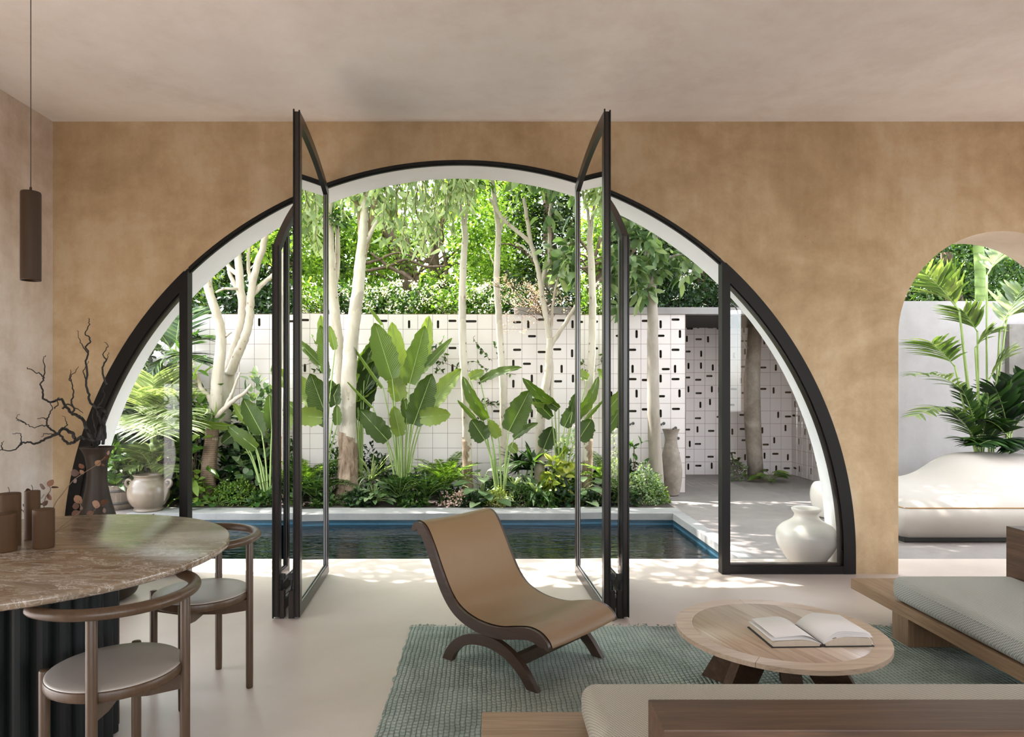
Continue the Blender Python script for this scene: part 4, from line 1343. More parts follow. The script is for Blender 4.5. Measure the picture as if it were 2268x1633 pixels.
for s in (-1, 1):
    MB().tube(cat([(s * 0.205, 0, 0.245), (s * 0.235, 0, 0.262), (s * 0.252, 0, 0.295), (s * 0.246, 0, 0.325), (s * 0.222, 0, 0.337), (s * 0.198, 0, 0.33), (s * 0.188, 0, 0.312), (s * 0.2, 0, 0.3), (s * 0.212, 0, 0.308)], 4), [0.017] * 10 + [0.0165 - 0.0003 * k for k in range(23)], 10).build('handle', M['pot'], tj)
# barrel planter
p = at(258, 1122, 7.75)
t = thing('barrel_planter', 'weathered half barrel planter behind the flared floor vase', 'planter', (p.x, p.y, 0.0))
MB().lathe([(0.21, 0.0), (0.225, 0.05), (0.245, 0.18), (0.262, 0.27), (0.25, 0.275), (0.235, 0.24)], 40, cap1=False).build('staves', M['barrel'], t)
for z, r in ((0.06, 0.229), (0.2, 0.25)):
    MB().lathe([(r, z), (r + 0.005, z + 0.002), (r + 0.008, z + 0.028), (r + 0.003, z + 0.03)], 40, cap0=False, cap1=False).build('hoop', M['iron'], t)
MB().lathe([(0.0, 0.235), (0.24, 0.235)], 30, cap0=False, cap1=False).build('potting_soil', M['soil'], t)

# taps on the tile wall
TAPS = [(1402, 938, -1, 'leftmost dark spout tap, just right of the outer door leaf'), (1470, 938, -1, 'dark spout tap above and left of the stone vase mouth'),
        (1496, 948, -1, 'dark lever tap directly above the stone vase mouth'), (1502, 971, -1, 'small dark tap to the right of the stone vase neck'), (1502, 1004, -1, 'small dark tap to the right of the stone vase shoulder')]
for px, py, d, lab in TAPS:
    p = at(px, py, TY)
    t = thing('wall_tap', lab, 'tap', (p.x, TY, p.z), 0, 'spout taps on the tile wall')
    MB().tube([(0, 0, 0), (0, -0.012, 0)], 0.018, 16).build('escutcheon', M['iron'], t)
    MB().tube([(0, -0.01, 0), (-0.02, -0.05, 0), (-0.06, -0.11, -0.004), (-0.062, -0.115, -0.02)], 0.0085, 10).build('spout', M['iron'], t)

# column in the niche and the loose hose
p = at(1668, 1062, 10.15)
m = MB().tube([(p.x + 0.04, 10.15, 0.0), (p.x + 0.02, 10.15, .35), (p.x - 0.01, 10.15, 0.9), (p.x - 0.02, 10.15, 1.5), (p.x + 0.01, 10.15, 1.9), (p.x + 0.03, 10.15, 2.31)], [0.115, 0.112, 0.118, 0.116, 0.1, 0.095], 28)
struct('pillar', m, M['stonevase'], 'smooth round clay pillar standing inside the shower niche', 'pillar')
m = MB().tube(cat([at(1598, 640, 8.7), at(1612, 667, 8.7), at(1630, 682, 8.72), at(1636, 705, 8.76), at(1640, 735, 8.8), at(1650, 760, 8.82), at(1656, 772, 8.85)], 6), 0.008, 8)
tag(m.build('shower_hose', M['iron']), 'thin black hose dangling from the beam in front of the clay pillar', 'hose')

# ------------------------------------------------------------------ trees in the planting bed
def limb(path, r0, r1, name, mat, parent, org, seg=12, n=5, wob=0.0, rs=None, flare=0.0):
    """path: (px, py, Y) points; radii in metres from first to last"""
    pts = [np.array(at(*p)) - org for p in path]
    pp = cat([tuple(x) for x in pts], n)
    k = len(pp)
    rad = [r0 + (r1 - r0) * i / (k - 1) for i in range(k)]
    if flare: rad = [r * (1 + flare * math.exp(-i / 1.6)) for i, r in enumerate(rad)]
    if wob and rs is not None:
        pp = [(x + rs.normal() * wob, y + rs.normal() * wob, z) for x, y, z in pp]
        rad = [r * (1 + rs.normal() * 0.012) for r in rad]
    return MB().tube(pp, rad, seg).build(name, mat, parent)


def tree(name, label, base, trunk, branches, mat, catg='tree', group=None):
    """base (px, Y); trunk (path, r0, r1); branches list of (path, r0, r1)"""
    org = np.array(at(base[0], 861 + (H - 0.0) * F / base[1], base[1])); org[2] = 0.0
    t = thing(name, label, catg, tuple(org), 0, group)
    rs = np.random.RandomState(int(base[0]))
    limb(trunk[0], trunk[1], trunk[2], 'trunk', trunk[3] if len(trunk) > 3 else mat, t, org, 20, 6, 0.0015, rs, 0.25)
    for b in branches:
        limb(b[0], b[1], b[2], 'branch', b[3] if len(b) > 3 else mat, t, org, 10, 6, 0.003, rs)
    return t, org


def ground_py(Y): return 861 + H * F / Y


def cluster(fo, centers, n, spread, L, W, rs, tmpl=T_SIMPLE, down=0.0, mi=0, droop=1.0):
    """n leaves about each centre; the leaves point outwards from it"""
    c = np.repeat(np.asarray(centers, float), n, axis=0)
    d = nrm(rs.normal(size=c.shape)) * np.array([1, 1, .75])
    pos = c + d * (rs.rand(len(c), 1) ** 0.5) * np.asarray(spread)
    dr = nrm(d + rs.normal(size=d.shape) * .5 + np.array([0, 0, -down]))
    fo.add(pos, dr, nrm(rs.normal(size=d.shape) * .5 + np.array([0, -.25, .8])), L * rs.uniform(.65, 1.15, len(c)), W * rs.uniform(.7, 1.15, len(c)), tmpl, mi, rs.rand(len(c)), droop, rs)


def crown(t, org, boxes, L, W, mat, seed, tmpl=T_SIMPLE, down=0.2, name='crown'):
    """boxes: (px0, py0, px1, py1, Y0, Y1, clusters, leaves per cluster, spread)"""
    rs = np.random.RandomState(seed)
    fo = Foliage()
    for x0, y0, x1, y1, Y0, Y1, k, n, sp in boxes:
        cs = [np.array(at(rs.uniform(x0, x1), rs.uniform(y0, y1), rs.uniform(Y0, Y1))) - org for _ in range(k)]
        cluster(fo, cs, n, sp, L, W, rs, tmpl, down)
    return fo.build(name, mat, t)


# pale tree at the left with the ringed brown foot
Y = 8.1
t, og = tree('garden_tree', 'tree with ringed brown foot and pale forked limbs left of the folding doors', (461, Y),
             ([(460, 1112, Y), (462, 1040, Y), (468, 980, Y), (471, 935, Y), (478, 890, Y), (481, 840, Y), (489, 770, Y), (488, 730, Y), (478, 690, Y), (464, 650, Y), (452, 600, Y)], .085, .045, M['paletrunk']),
             [([(474, 905, Y), (462, 880, Y), (444, 858, Y), (434, 822, Y), (418, 790, Y)], .035, .02), ([(440, 856, Y), (425, 846, Y), (408, 838, Y)], .02, .014),
              ([(478, 925, Y - .05), (498, 905, Y - .1), (520, 885, Y - .15), (540, 872, Y - .15), (556, 852, Y - .15)], .034, .014), ([(500, 900, Y - .1), (512, 875, Y - .1), (524, 845, Y - .1), (532, 825, Y - .1)], .022, .01),
              ([(489, 760, Y), (500, 745, Y), (512, 735, Y)], .02, .014), ([(484, 700, Y), (470, 640, Y + .1), (468, 600, Y + .1)], .014, .008)], M['paletrunk'])
limb([(460, 1112, Y), (462, 1040, Y), (468, 980, Y), (471, 936, Y)], .094, .073, 'ringed_bark', M['ringtrunk'], t, og, 18, 6, 0, None, .15)
crown(t, og, [(300, 180, 520, 420, 7.6, 8.9, 26, 60, .34)], .14, .055, M['L_tree'], 101)
Y = 8.45
t, og = tree('garden_tree', 'pale tree with two long bundled limbs leaning right behind the ringed-foot tree', (480, Y),
             ([(488, 1100, Y), (497, 950, Y), (505, 850, Y), (512, 800, Y), (524, 760, Y), (535, 715, Y), (538, 675, Y), (532, 640, Y), (530, 600, Y), (526, 560, Y), (520, 500, Y)], .075, .04),
             [([(508, 830, Y - .05), (525, 790, Y - .05), (543, 745, Y - .05), (553, 700, Y - .05), (556, 650, Y - .05), (568, 590, Y - .05), (585, 540, Y - .05), (595, 470, Y - .05)], .06, .035),
              ([(558, 655, Y), (575, 635, Y), (598, 615, Y), (625, 590, Y)], .035, .02), ([(555, 625, Y), (550, 590, Y + .1), (552, 550, Y + .1), (560, 500, Y + .1)], .025, .016),
              ([(528, 610, Y), (515, 600, Y), (505, 590, Y), (498, 570, Y), (480, 560, Y)], .03, .02), ([(530, 640, Y), (515, 640, Y - .1), (495, 640, Y - .1), (478, 648, Y - .1)], .02, .012), ([(525, 640, Y), (512, 615, Y), (505, 595, Y)], .028, .02)], M['paletrunk'])
crown(t, og, [(420, 100, 640, 430, 7.8, 9.2, 30, 60, .34), (560, 440, 640, 560, 8.4, 8.9, 6, 60, .2)], .12, .055, M['L_tree'], 102)

# white trunks
Y = 8.15
t, og = tree('white_tree', 'thick white trunk with knots and weeping silver leaves right of the left folding doors', (771, Y),
             ([(769, 1112, Y), (770, 1050, Y), (771, 980, Y), (770, 900, Y), (773, 830, Y), (777, 760, Y), (785, 700, Y), (793, 640, Y), (797, 590, Y), (802, 545, Y), (806, 500, Y), (808, 450, Y), (811, 380, Y)], .115, .042),
             [([(800, 560, Y), (810, 535, Y), (822, 515, Y), (834, 490, Y), (850, 470, Y)], .035, .018), ([(800, 560, Y), (800, 510, Y + .05), (796, 470, Y + .08), (786, 430, Y + .1), (778, 380, Y + .1)], .045, .025, M['flakytop']),
              ([(799, 585, Y), (806, 555, Y + .02), (816, 520, Y + .06), (826, 460, Y + .1), (840, 400, Y + .1)], .055, .03, M['flakytop'])], M['whitetrunk'])
limb([(769, 1113, Y), (770, 1050, Y), (771, 1000, Y), (770, 960, Y), (770, 940, Y)], .134, .088, 'flaky_bark', M['roughtrunk'], t, og, 18, 6, 0.004, np.random.RandomState(1), .35)
# weeping sprays
rs = np.random.RandomState(31)
fo = Foliage()
sp = MB()
def weeping(x0, y0, x1, y1, Y, k, n, L, W):
    for _ in range(k):
        a = np.array(at(x0 + rs.rand() * (x1 - x0), y0 + rs.rand() * 30 - 20, Y + rs.uniform(-.35, .35))) - og
        ln = rs.uniform(.25, 1.0) * (y1 - y0) * Y / F
        b = a + np.array([rs.normal() * .12, rs.normal() * .1, -ln])
        path = wander(a, b, 4, .025, rs)
        sp.tube(path, 0.004, 5)
        tt = rs.randint(2, len(path), n)
        pos = np.array(path)[tt]
        d = nrm(np.c_[rs.normal(size=(n, 2)) * .55, -np.abs(rs.normal(size=n)) * .5 - .45])
        fo.add(pos, d, nrm(rs.normal(size=(n, 3)) + np.array([0, -.6, .3])), L * rs.uniform(.6, 1.2, n), W * rs.uniform(.7, 1.2, n), T_OVAL, 0, rs.rand(n), .6, rs)
weeping(850, 385, 1020, 560, 8.0, 34, 13, .17, .045)
weeping(730, 400, 850, 500, 8.2, 16, 11, .15, .055)
weeping(1000, 380, 1070, 470, 8.1, 8, 10, .15, .045)
cs = [np.array(at(rs.uniform(680, 1060), rs.uniform(60, 370), rs.uniform(7.5, 8.9))) - og for _ in range(42)]
cs += [np.array((rs.uniform(-3.6, 1.6), yy, 1.9 + .308 * yy + rs.uniform(0, 1.6))) - og for yy in rs.uniform(5.75, 7.5, 115)]  # leaf clusters above the view, added to dapple the threshold with shade
cluster(fo, cs, 38, .36, .18, .06, rs, T_OVAL, .5)
sp.build('twig', M['darkbranch'], t)
fo.build('crown', M['L_silver'], t)
Y = 8.4
t, og = tree('white_tree', 'pale double trunk half hidden behind the thick white trunk', (750, Y),
             ([(762, 1095, Y), (760, 950, Y), (757, 850, Y), (750, 780, Y), (744, 720, Y), (738, 660, Y), (733, 600, Y), (730, 540, Y), (728, 440, Y)], .085, .05),
             [([(744, 720, Y), (736, 690, Y), (728, 670, Y)], .03, .02), ([(739, 640, Y), (746, 600, Y + .1), (748, 540, Y + .1), (744, 480, Y + .1)], .04, .025)], M['paletrunk'])
crown(t, og, [(640, 120, 780, 400, 8.0, 9.2, 18, 55, .34), (715, 470, 760, 520, 8.3, 8.6, 4, 26, .12)], .11, .05, M['L_mid'], 103)
Y = 8.35
t, og = tree('white_tree', 'slender white trunk with flaky foot nearest the middle of the tile wall', (1034, Y),
             ([(1036, 1104, Y), (1035, 1000, Y), (1033, 920, Y), (1030, 850, Y), (1026, 780, Y), (1024, 720, Y), (1024, 650, Y), (1026, 590, Y), (1030, 530, Y), (1028, 500, Y)], .058, .036),
             [([(1028, 510, Y), (1024, 480, Y), (1020, 450, Y), (1018, 390, Y)], .022, .016), ([(1029, 505, Y), (1036, 460, Y), (1045, 430, Y), (1050, 385, Y)], .02, .014)], M['whitetrunk'])
limb([(1036, 1104, Y), (1035, 1040, Y), (1034, 985, Y), (1033, 965, Y)], .072, .045, 'flaky_bark', M['roughtrunk'], t, og, 14, 6, .004, np.random.RandomState(2), .2)
crown(t, og, [(940, 140, 1100, 400, 7.7, 9.0, 20, 50, .34)], .12, .05, M['L_mid'], 104)
Y = 8.5
t, og = tree('white_tree', 'second slender white trunk, between the flaky-footed one and the forked tree', (1116, Y),
             ([(1113, 1096, Y), (1115, 1000, Y), (1115, 900, Y), (1113, 830, Y), (1108, 760, Y), (1104, 690, Y), (1100, 620, Y), (1102, 560, Y), (1104, 510, Y), (1098, 460, Y), (1090, 400, Y)], .052, .03),
             [([(1103, 530, Y), (1112, 500, Y), (1122, 480, Y)], .02, .014), ([(1095, 590, Y), (1085, 565, Y), (1070, 545, Y)], .01, .006)], M['whitetrunk'])
crown(t, og, [(1040, 120, 1180, 400, 7.9, 9.1, 20, 50, .34)], .11, .05, M['L_tree'], 105)
Y = 8.3
t, og = tree('rubber_tree', 'forked pale tree with broad variegated leaves in front of the right folding doors', (1205, Y),
             ([(1196, 1106, Y), (1195, 1020, Y), (1196, 940, Y), (1204, 880, Y), (1213, 830, Y), (1216, 790, Y), (1218, 750, Y)], .068, .04),
             [([(1218, 760, Y), (1212, 715, Y), (1203, 670, Y), (1196, 620, Y), (1186, 575, Y), (1175, 535, Y), (1168, 490, Y), (1160, 440, Y)], .038, .022),
              ([(1198, 640, Y), (1206, 600, Y), (1218, 570, Y), (1216, 500, Y), (1220, 450, Y)], .034, .018), ([(1217, 575, Y), (1232, 560, Y), (1250, 545, Y), (1275, 535, Y), (1300, 515, Y)], .02, .012),
              ([(1175, 540, Y), (1155, 520, Y), (1130, 500, Y), (1110, 480, Y), (1085, 440, Y)], .026, .018), ([(1182, 570, Y), (1160, 548, Y), (1140, 538, Y)], .015, .01),
              ([(1220, 765, Y), (1240, 735, Y), (1262, 700, Y), (1285, 665, Y), (1310, 640, Y)], .03, .018), ([(1222, 900, Y), (1222, 830, Y), (1220, 760, Y), (1223, 700, Y), (1230, 640, Y), (1238, 610, Y)], .024, .012)], M['paletrunk'])
crown(t, og, [(1180, 120, 1330, 400, 7.6, 9.0, 24, 40, .32), (1180, 20, 1500, 380, 5.9, 8.2, 40, 44, .32), (1215, 430, 1350, 660, 7.9, 8.6, 22, 16, .17), (1300, 560, 1345, 700, 8.0, 8.4, 8, 14, .14)], .17, .085, M['L_pale'], 106, T_OVAL, .5)  # the wide high box is added above the view to shade the terrace
Y = 8.45
t, og = tree('rubber_tree', 'smooth grey trunk with broad pale leaves standing beside the stone vase', (1450, Y),
             ([(1456, 1102, Y), (1451, 1000, Y), (1447, 900, Y), (1446, 800, Y), (1445, 690, Y), (1440, 600, Y), (1437, 520, Y), (1434, 430, Y)], .085, .05),
             [([(1440, 575, Y), (1460, 578, Y), (1480, 572, Y), (1500, 565, Y), (1530, 560, Y)], .022, .01), ([(1437, 540, Y), (1452, 528, Y), (1465, 520, Y)], .025, .012)], M['greytrunk'])
crown(t, og, [(1340, 130, 1600, 430, 7.4, 9.0, 36, 40, .32), (1400, -250, 1750, 300, 5.8, 8.6, 60, 44, .34), (1300, 150, 1650, 420, 8.8, 10.2, 34, 40, .34), (1385, 500, 1450, 690, 8.0, 8.5, 22, 14, .16), (1480, 540, 1560, 630, 8.2, 8.6, 8, 13, .15), (1395, 490, 1430, 520, 8.2, 8.5, 4, 14, .12)], .18, .085, M['L_pale'], 107, T_OVAL, .6)  # wide high boxes are added above the view to shade terrace and niche


# ------------------------------------------------------------------ big paddle leaves
def paddle(t, org, base, tip, wpx, Y, root, roll=0.0, bend=0.0, seed=0, shade=None, stalk_r=0.011, dY=0.0):
    """one leaf: root (px,py,Y) on the ground, base/tip pixels of the blade, wpx its width in pixels"""
    rs = np.random.RandomState(seed)
    B, T = np.array(at(base[0], base[1], Y)), np.array(at(tip[0], tip[1], Y + dY))
    R = np.array(at(*root)); R[2] = 0.0
    W = wpx * Y / F
    d = T - B; L = np.linalg.norm(d); d /= L
    view = nrm(B - np.array([0, 0, H]))
    side = nrm(np.cross(d, view)); nr_ = np.cross(side, d)
    a = math.radians(roll)
    side, nr_ = side * math.cos(a) + nr_ * math.sin(a), nr_ * math.cos(a) - side * math.sin(a)
    nl, nw = 16, 4
    ph = rs.uniform(0, 6, 4)
    v = []
    for i in range(nl + 1):
        s = i / nl
        w = W * .5 * (math.sin(PI * min(1, (s * .93 + .07)) ** .82)) ** .55 if i < nl else 0.004
        w *= 1 + .07 * math.sin(s * 22 + ph[0])
        c = B + d * L * s + nr_ * (bend * L * math.sin(PI * s)) 
        for k in range(-nw, nw + 1):
            e = k / nw
            we = w * (1 + (.08 * math.sin(s * 40 + ph[1] + (3 if e > 0 else 0)) if abs(e) == 1 else 0))
            lift = .16 * W * abs(e) ** 1.4 * (1 - .4 * s) + .02 * W * math.sin(s * 34 + ph[2]) * e * e
            v.append(c + side * we * e - nr_ * lift)
    st = 2 * nw + 1
    q = [(i * st + k, i * st + k + 1, (i + 1) * st + k + 1, (i + 1) * st + k) for i in range(nl) for k in range(2 * nw)]
    fo = Foliage()
    fo.raw(np.array(v) - org, q, 0, rs.rand() if shade is None else shade)
    # stalk and midrib
    M1 = R + (B - R) * .55 + np.array([0, 0, .04]) + nrm(np.array([B[0] - R[0], B[1] - R[1], 0])) * (-.12 * np.linalg.norm((B - R)[:2]))
    pp = cat([tuple(R), tuple(M1), tuple(B)] , 8) + [tuple(B + d * L * s + nr_ * (bend * L * math.sin(PI * s)) + nr_ * .002) for s in (.15, .4, .65, .85, .97)]
    k = len(pp)
    tb = MB().tube([tuple(np.array(p) - org) for p in pp], [stalk_r * (1.2 - .95 * i / k) for i in range(k)], 7)
    fo.raw(tb.v, [f for f in tb.f if len(f) == 4], 1, .5)
    o = fo.build('leaf', [M['L_banana'], M['stalk']], t)
    va = o.data.attributes.new('vein', 'FLOAT', 'POINT')
    vv = np.zeros(len(o.data.vertices), np.float32)
    vv[:(nl + 1) * st] = [i / nl - .16 * abs(k / nw) for i in range(nl + 1) for k in range(-nw, nw + 1)]
    va.data.foreach_set('value', vv)
    return o


def banana(label, base, leaves, group='paddle-leaved plants in the planting bed'):
    org = np.array(at(base[0], ground_py(base[1]), base[1])); org[2] = 0
    t = thing('banana_plant', label, 'plant', tuple(org), 0, group)
    for i, lf in enumerate(leaves):
        b, tp, w = lf[:3]
        kw = lf[3] if len(lf) > 3 else {}
        Yl = base[1] + kw.pop('off', 0.0)
        rx = base[0] + (b[0] - base[0]) * .12
        paddle(t, org, b, tp, w, Yl, (rx, ground_py(base[1]), base[1] + (i % 3 - 1) * .05), seed=i * 7 + int(base[0]), **kw)


banana('largest cluster of tall upright paddle leaves in the middle of the planting bed', (892, 8.15), [
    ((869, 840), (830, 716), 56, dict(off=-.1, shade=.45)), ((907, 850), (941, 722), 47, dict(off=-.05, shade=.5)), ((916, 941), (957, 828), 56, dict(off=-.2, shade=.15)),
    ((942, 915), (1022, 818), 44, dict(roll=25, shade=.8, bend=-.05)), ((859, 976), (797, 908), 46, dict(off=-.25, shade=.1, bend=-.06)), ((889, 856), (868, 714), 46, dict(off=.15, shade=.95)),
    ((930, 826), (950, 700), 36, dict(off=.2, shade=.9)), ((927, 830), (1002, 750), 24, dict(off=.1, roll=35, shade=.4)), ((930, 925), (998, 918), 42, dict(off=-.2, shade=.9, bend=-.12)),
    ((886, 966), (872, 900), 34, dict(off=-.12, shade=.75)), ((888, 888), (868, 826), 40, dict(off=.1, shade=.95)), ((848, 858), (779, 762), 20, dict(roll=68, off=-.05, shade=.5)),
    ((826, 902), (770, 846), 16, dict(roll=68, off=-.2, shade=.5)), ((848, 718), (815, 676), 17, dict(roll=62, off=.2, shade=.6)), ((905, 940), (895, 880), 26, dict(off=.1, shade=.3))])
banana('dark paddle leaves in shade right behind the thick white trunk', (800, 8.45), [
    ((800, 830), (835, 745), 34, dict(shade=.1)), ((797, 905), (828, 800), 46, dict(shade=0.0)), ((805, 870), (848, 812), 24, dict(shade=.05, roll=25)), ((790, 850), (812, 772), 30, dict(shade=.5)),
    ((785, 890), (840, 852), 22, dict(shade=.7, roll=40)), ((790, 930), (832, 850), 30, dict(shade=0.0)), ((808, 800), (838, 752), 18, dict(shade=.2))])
banana('low paddle leaved plant between the two slender white trunks', (1112, 8.0), [
    ((1127, 955), (1173, 865), 52, dict(shade=.2, off=-.1)), ((1079, 928), (1026, 834), 30, dict(shade=.35, roll=25, bend=-.12)), ((1074, 975), (1044, 930), 44, dict(shade=.1, off=-.1)),
    ((1104, 969), (1083, 930), 26, dict(shade=.95)), ((1064, 846), (1156, 815), 24, dict(shade=.3, roll=40, bend=-.10, off=.2)), ((1058, 932), (1014, 886), 17, dict(shade=.5, roll=50)),
    ((1040, 838), (1072, 822), 24, dict(shade=.8, roll=20, off=.2)), ((1138, 972), (1192, 938), 22, dict(shade=.25, roll=35, bend=-.1)), ((1128, 985), (1145, 1003), 24, dict(shade=.8, roll=20))])
banana('paddle leaved plant just left of the right folding doors', (1238, 8.1), [
    ((1250, 946), (1274, 896), 32, dict(shade=.1)), ((1238, 905), (1158, 837), 28, dict(shade=.2, roll=25, bend=-.08)), ((1222, 925), (1180, 882), 26, dict(shade=.05, roll=20)),
    ((1204, 994), (1224, 945), 38, dict(shade=0.0, off=.1)), ((1272, 915), (1310, 838), 30, dict(shade=.3)), ((1228, 893), (1172, 888), 18, dict(shade=.95, roll=45, bend=-.15)),
    ((1268, 912), (1278, 870), 24, dict(shade=.15)), ((1290, 930), (1345, 860), 30, dict(shade=.5)), ((1300, 960), (1335, 905), 26, dict(shade=.3)), ((1245, 1008), (1232, 990), 16, dict(shade=.3))])
banana('paddle leaved plant with one flat horizontal leaf left of the folding doors', (597, 7.95), [
    ((580, 960), (539, 884), 44, dict(shade=.15)), ((568, 994), (505, 944), 32, dict(shade=.3, bend=-.1)), ((522, 944), (426, 930), 24, dict(shade=.6, roll=48, bend=-.05)),
    ((602, 950), (596, 874), 30, dict(shade=.2)), ((522, 958), (492, 982), 28, dict(shade=.05, off=.2)), ((622, 956), (652, 915), 40, dict(shade=.7)), ((545, 938), (517, 893), 18, dict(shade=.85, off=.15))])
banana('paddle leaved plant seen through the left folding door glass', (712, 8.0), [
    ((668, 954), (720, 922), 44, dict(shade=.8)), ((718, 818), (696, 758), 28, dict(shade=.35)), ((716, 892), (700, 838), 26, dict(shade=.1)), ((744, 898), (732, 842), 30, dict(shade=.15)),
    ((694, 880), (664, 824), 30, dict(shade=.55)), ((747, 942), (746, 897), 21, dict(shade=.4)), ((742, 775), (730, 722), 18, dict(shade=.7)), ((722, 840), (712, 780), 26, dict(shade=.2)), ((728, 900), (752, 850), 24, dict(shade=.05)), ((690, 935), (640, 890), 30, dict(shade=.4))])


# ------------------------------------------------------------------ low planting
def bush(name, label, px, Y, w, h, n, L, W, mat, seed, group='shrubs and ground plants in the bed', tmpl=T_SIMPLE, base_z=0.0, flowers=0, catg='shrub', down=.1, dep=None, stems=6, zmin=0.0, fmat='blossom'):
    """rounded shrub: w, h in metres"""
    rs = np.random.RandomState(seed)
    org = np.array(at(px, ground_py(Y), Y)); org[2] = base_z
    t = thing(name, label, catg, tuple(org), 0, group)
    dep = dep or w
    d = nrm(rs.normal(size=(n, 3))); d[:, 2] = np.abs(d[:, 2])
    r = rs.uniform(.35, 1.0, (n, 1)) ** .45
    pos = d * r * np.array([w / 2, dep / 2, h]) * (1 + .16 * np.sin(d[:, 0:1] * 7 + seed) * np.cos(d[:, 2:3] * 6))
    pos[:, 2] = zmin + pos[:, 2] * (h - zmin) / h
    dr = nrm(d * .8 + rs.normal(size=(n, 3)) * .55 + np.array([0, -.15, .15 - down]))
    fo = Foliage()
    fo.add(pos, dr, nrm(d + np.array([0, -.2, .7]) + rs.normal(size=(n, 3)) * .3), L * rs.uniform(.6, 1.2, n), W * rs.uniform(.7, 1.2, n), tmpl, 0, np.clip(rs.rand(n), 0, 1), 1.0, rs)
    fo.build('foliage', M[mat], t)
    if flowers:
        k = flowers
        dd = nrm(rs.normal(size=(k, 3))); dd[:, 2] = np.abs(dd[:, 2]); dd[:, 1] = -np.abs(dd[:, 1])
        c = dd * np.array([w / 2, dep / 2, h - zmin]) + np.array([0, 0, zmin])
        f2 = Foliage()
        cluster(f2, c, 10, .05, .032, .026, rs, T_SIMPLE, 0)
        f2.build('blossom', M[fmat], t)
    sb = MB()
    for _ in range(stems):
        e = pos[rs.randint(n)] * .85
        sb.tube(wander((e[0] * .15, e[1] * .15, 0), e, 3, .02, rs), .004, 5)
    sb.build('stem', M['darkbranch'], t)
    return t


def rosette(name, label, px, Y, base_h, n, L, W, mat, seed, lift=.7, catg='plant', group='shrubs and ground plants in the bed', tmpl=None, heads=1, base_z=0.0):
    """arching strap leaves from one or several heads"""
    rs = np.random.RandomState(seed)
    org = np.array(at(px, ground_py(Y), Y)); org[2] = base_z
    t = thing(name, label, catg, tuple(org), 0, group)
    fo = Foliage()
    sb = MB()
    for hd in range(heads):
        c = np.array([rs.normal() * .12 * (hd > 0), rs.normal() * .1 * (hd > 0), base_h * (1 if hd == 0 else rs.uniform(.6, 1.1))])
        a = rs.uniform(0, 2 * PI, n); el = rs.uniform(.05, 1.15, n) * lift
        d0 = np.c_[np.cos(a) * np.cos(el), np.sin(a) * np.cos(el), np.sin(el)]
        Ls = L * rs.uniform(.7, 1.15, n); Ws = W * rs.uniform(.75, 1.15, n)
        N = 7
        for i in range(n):
            pts = []
            p = c.copy(); dd = d0[i].copy()
            side = nrm(np.cross(dd, [0, 0, 1]))
            v = []
            for k in range(N):
                s = k / (N - 1)
                w = Ws[i] * .5 * (.55 + .9 * s if s < .4 else max(.02, .95 * (1 - ((s - .4) / .6) ** 1.7)))
                no = np.cross(side, dd)
                v += [p - side * w + no * w * .35, p, p + side * w + no * w * .35]
                p = p + dd * Ls[i] / (N - 1)
                dd = nrm(dd + np.array([0, 0, -1.0]) * (.14 + .22 * s) * (1.1 - .6 * np.sin(el[i])))
            q = []
            for k in range(N - 1):
                b = 3 * k; q += [(b, b + 1, b + 4, b + 3), (b + 1, b + 2, b + 5, b + 4)]
            fo.raw(np.array(v), q, 0, rs.rand())
        if base_h > .05: sb.tube([(c[0] * .3, c[1] * .3, 0), tuple(c)], .012, 7)
    fo.build('foliage', M[mat], t)
    if base_h > .05: sb.build('stem', M['stalk'], t)
    return t


def frond_into(fo, B, T, n, leaf, W, rs, sag=.18, spread=1.0, mi=0, fwd=.55, sb=None, r=.006, rnd=None, tmpl=T_STRAP, start=.15, droop=1.0):
    """feather frond: leaflets on both sides of a rachis curving from B to T"""
    B, T = np.array(B, float), np.array(T, float)
    L = np.linalg.norm(T - B)
    s = np.linspace(0, 1, 14)
    path = B + (T - B) * s[:, None] + np.array([0, 0, 1.0]) * (sag * L * np.sin(PI * s) )[:, None]
    if sb is not None: sb.tube([tuple(p) for p in path], [r * (1.1 - .9 * i / 13) for i in range(14)], 6)
    t = np.linspace(start, 1, n)
    P_ = np.stack([np.interp(t, s, path[:, k]) for k in range(3)], 1)
    tg = nrm(np.gradient(P_, axis=0))
    sd = np.cross(tg, [0, 0, 1.0]); sd = nrm(sd + 1e-6)
    up = np.cross(sd, tg)
    for sg in (-1, 1):
        d = nrm(sd * sg * spread + tg * fwd + up * .25 + rs.normal(size=sd.shape) * .08)
        ln = leaf * (.55 + .75 * np.sin(PI * (t * .85 + .1))) * rs.uniform(.85, 1.1, n)
        fo.add(P_, d, up + sd * sg * -.3, ln, W * rs.uniform(.8, 1.1, n), tmpl, mi, rs.rand(n) if rnd is None else np.clip(rnd + rs.normal(size=n) * .12, 0, 1), droop, rs)


def fern(name, label, px, Y, n, L, seed, mat='L_mid', group='shrubs and ground plants in the bed', h=.06, leaf=.06):
    rs = np.random.RandomState(seed)
    org = np.array(at(px, ground_py(Y), Y)); org[2] = 0
    t = thing(name, label, 'fern', tuple(org), 0, group)
    fo = Foliage(); sb = MB()
    for i in range(n):
        a = 2 * PI * i / n + rs.normal() * .25
        el = rs.uniform(.15, 1.1)
        ln = L * rs.uniform(.7, 1.15)
        T_ = np.array([math.cos(a) * math.cos(el), math.sin(a) * math.cos(el), math.sin(el) * .95]) * ln
        frond_into(fo, (0, 0, h), T_ + np.array([0, 0, h]), 20, leaf, .016, rs, .16, 1.0, 0, .4, sb, .004, None, T_SIMPLE, .12)
    fo.build('frond', M[mat], t); sb.build('stem', M['stalk'], t)


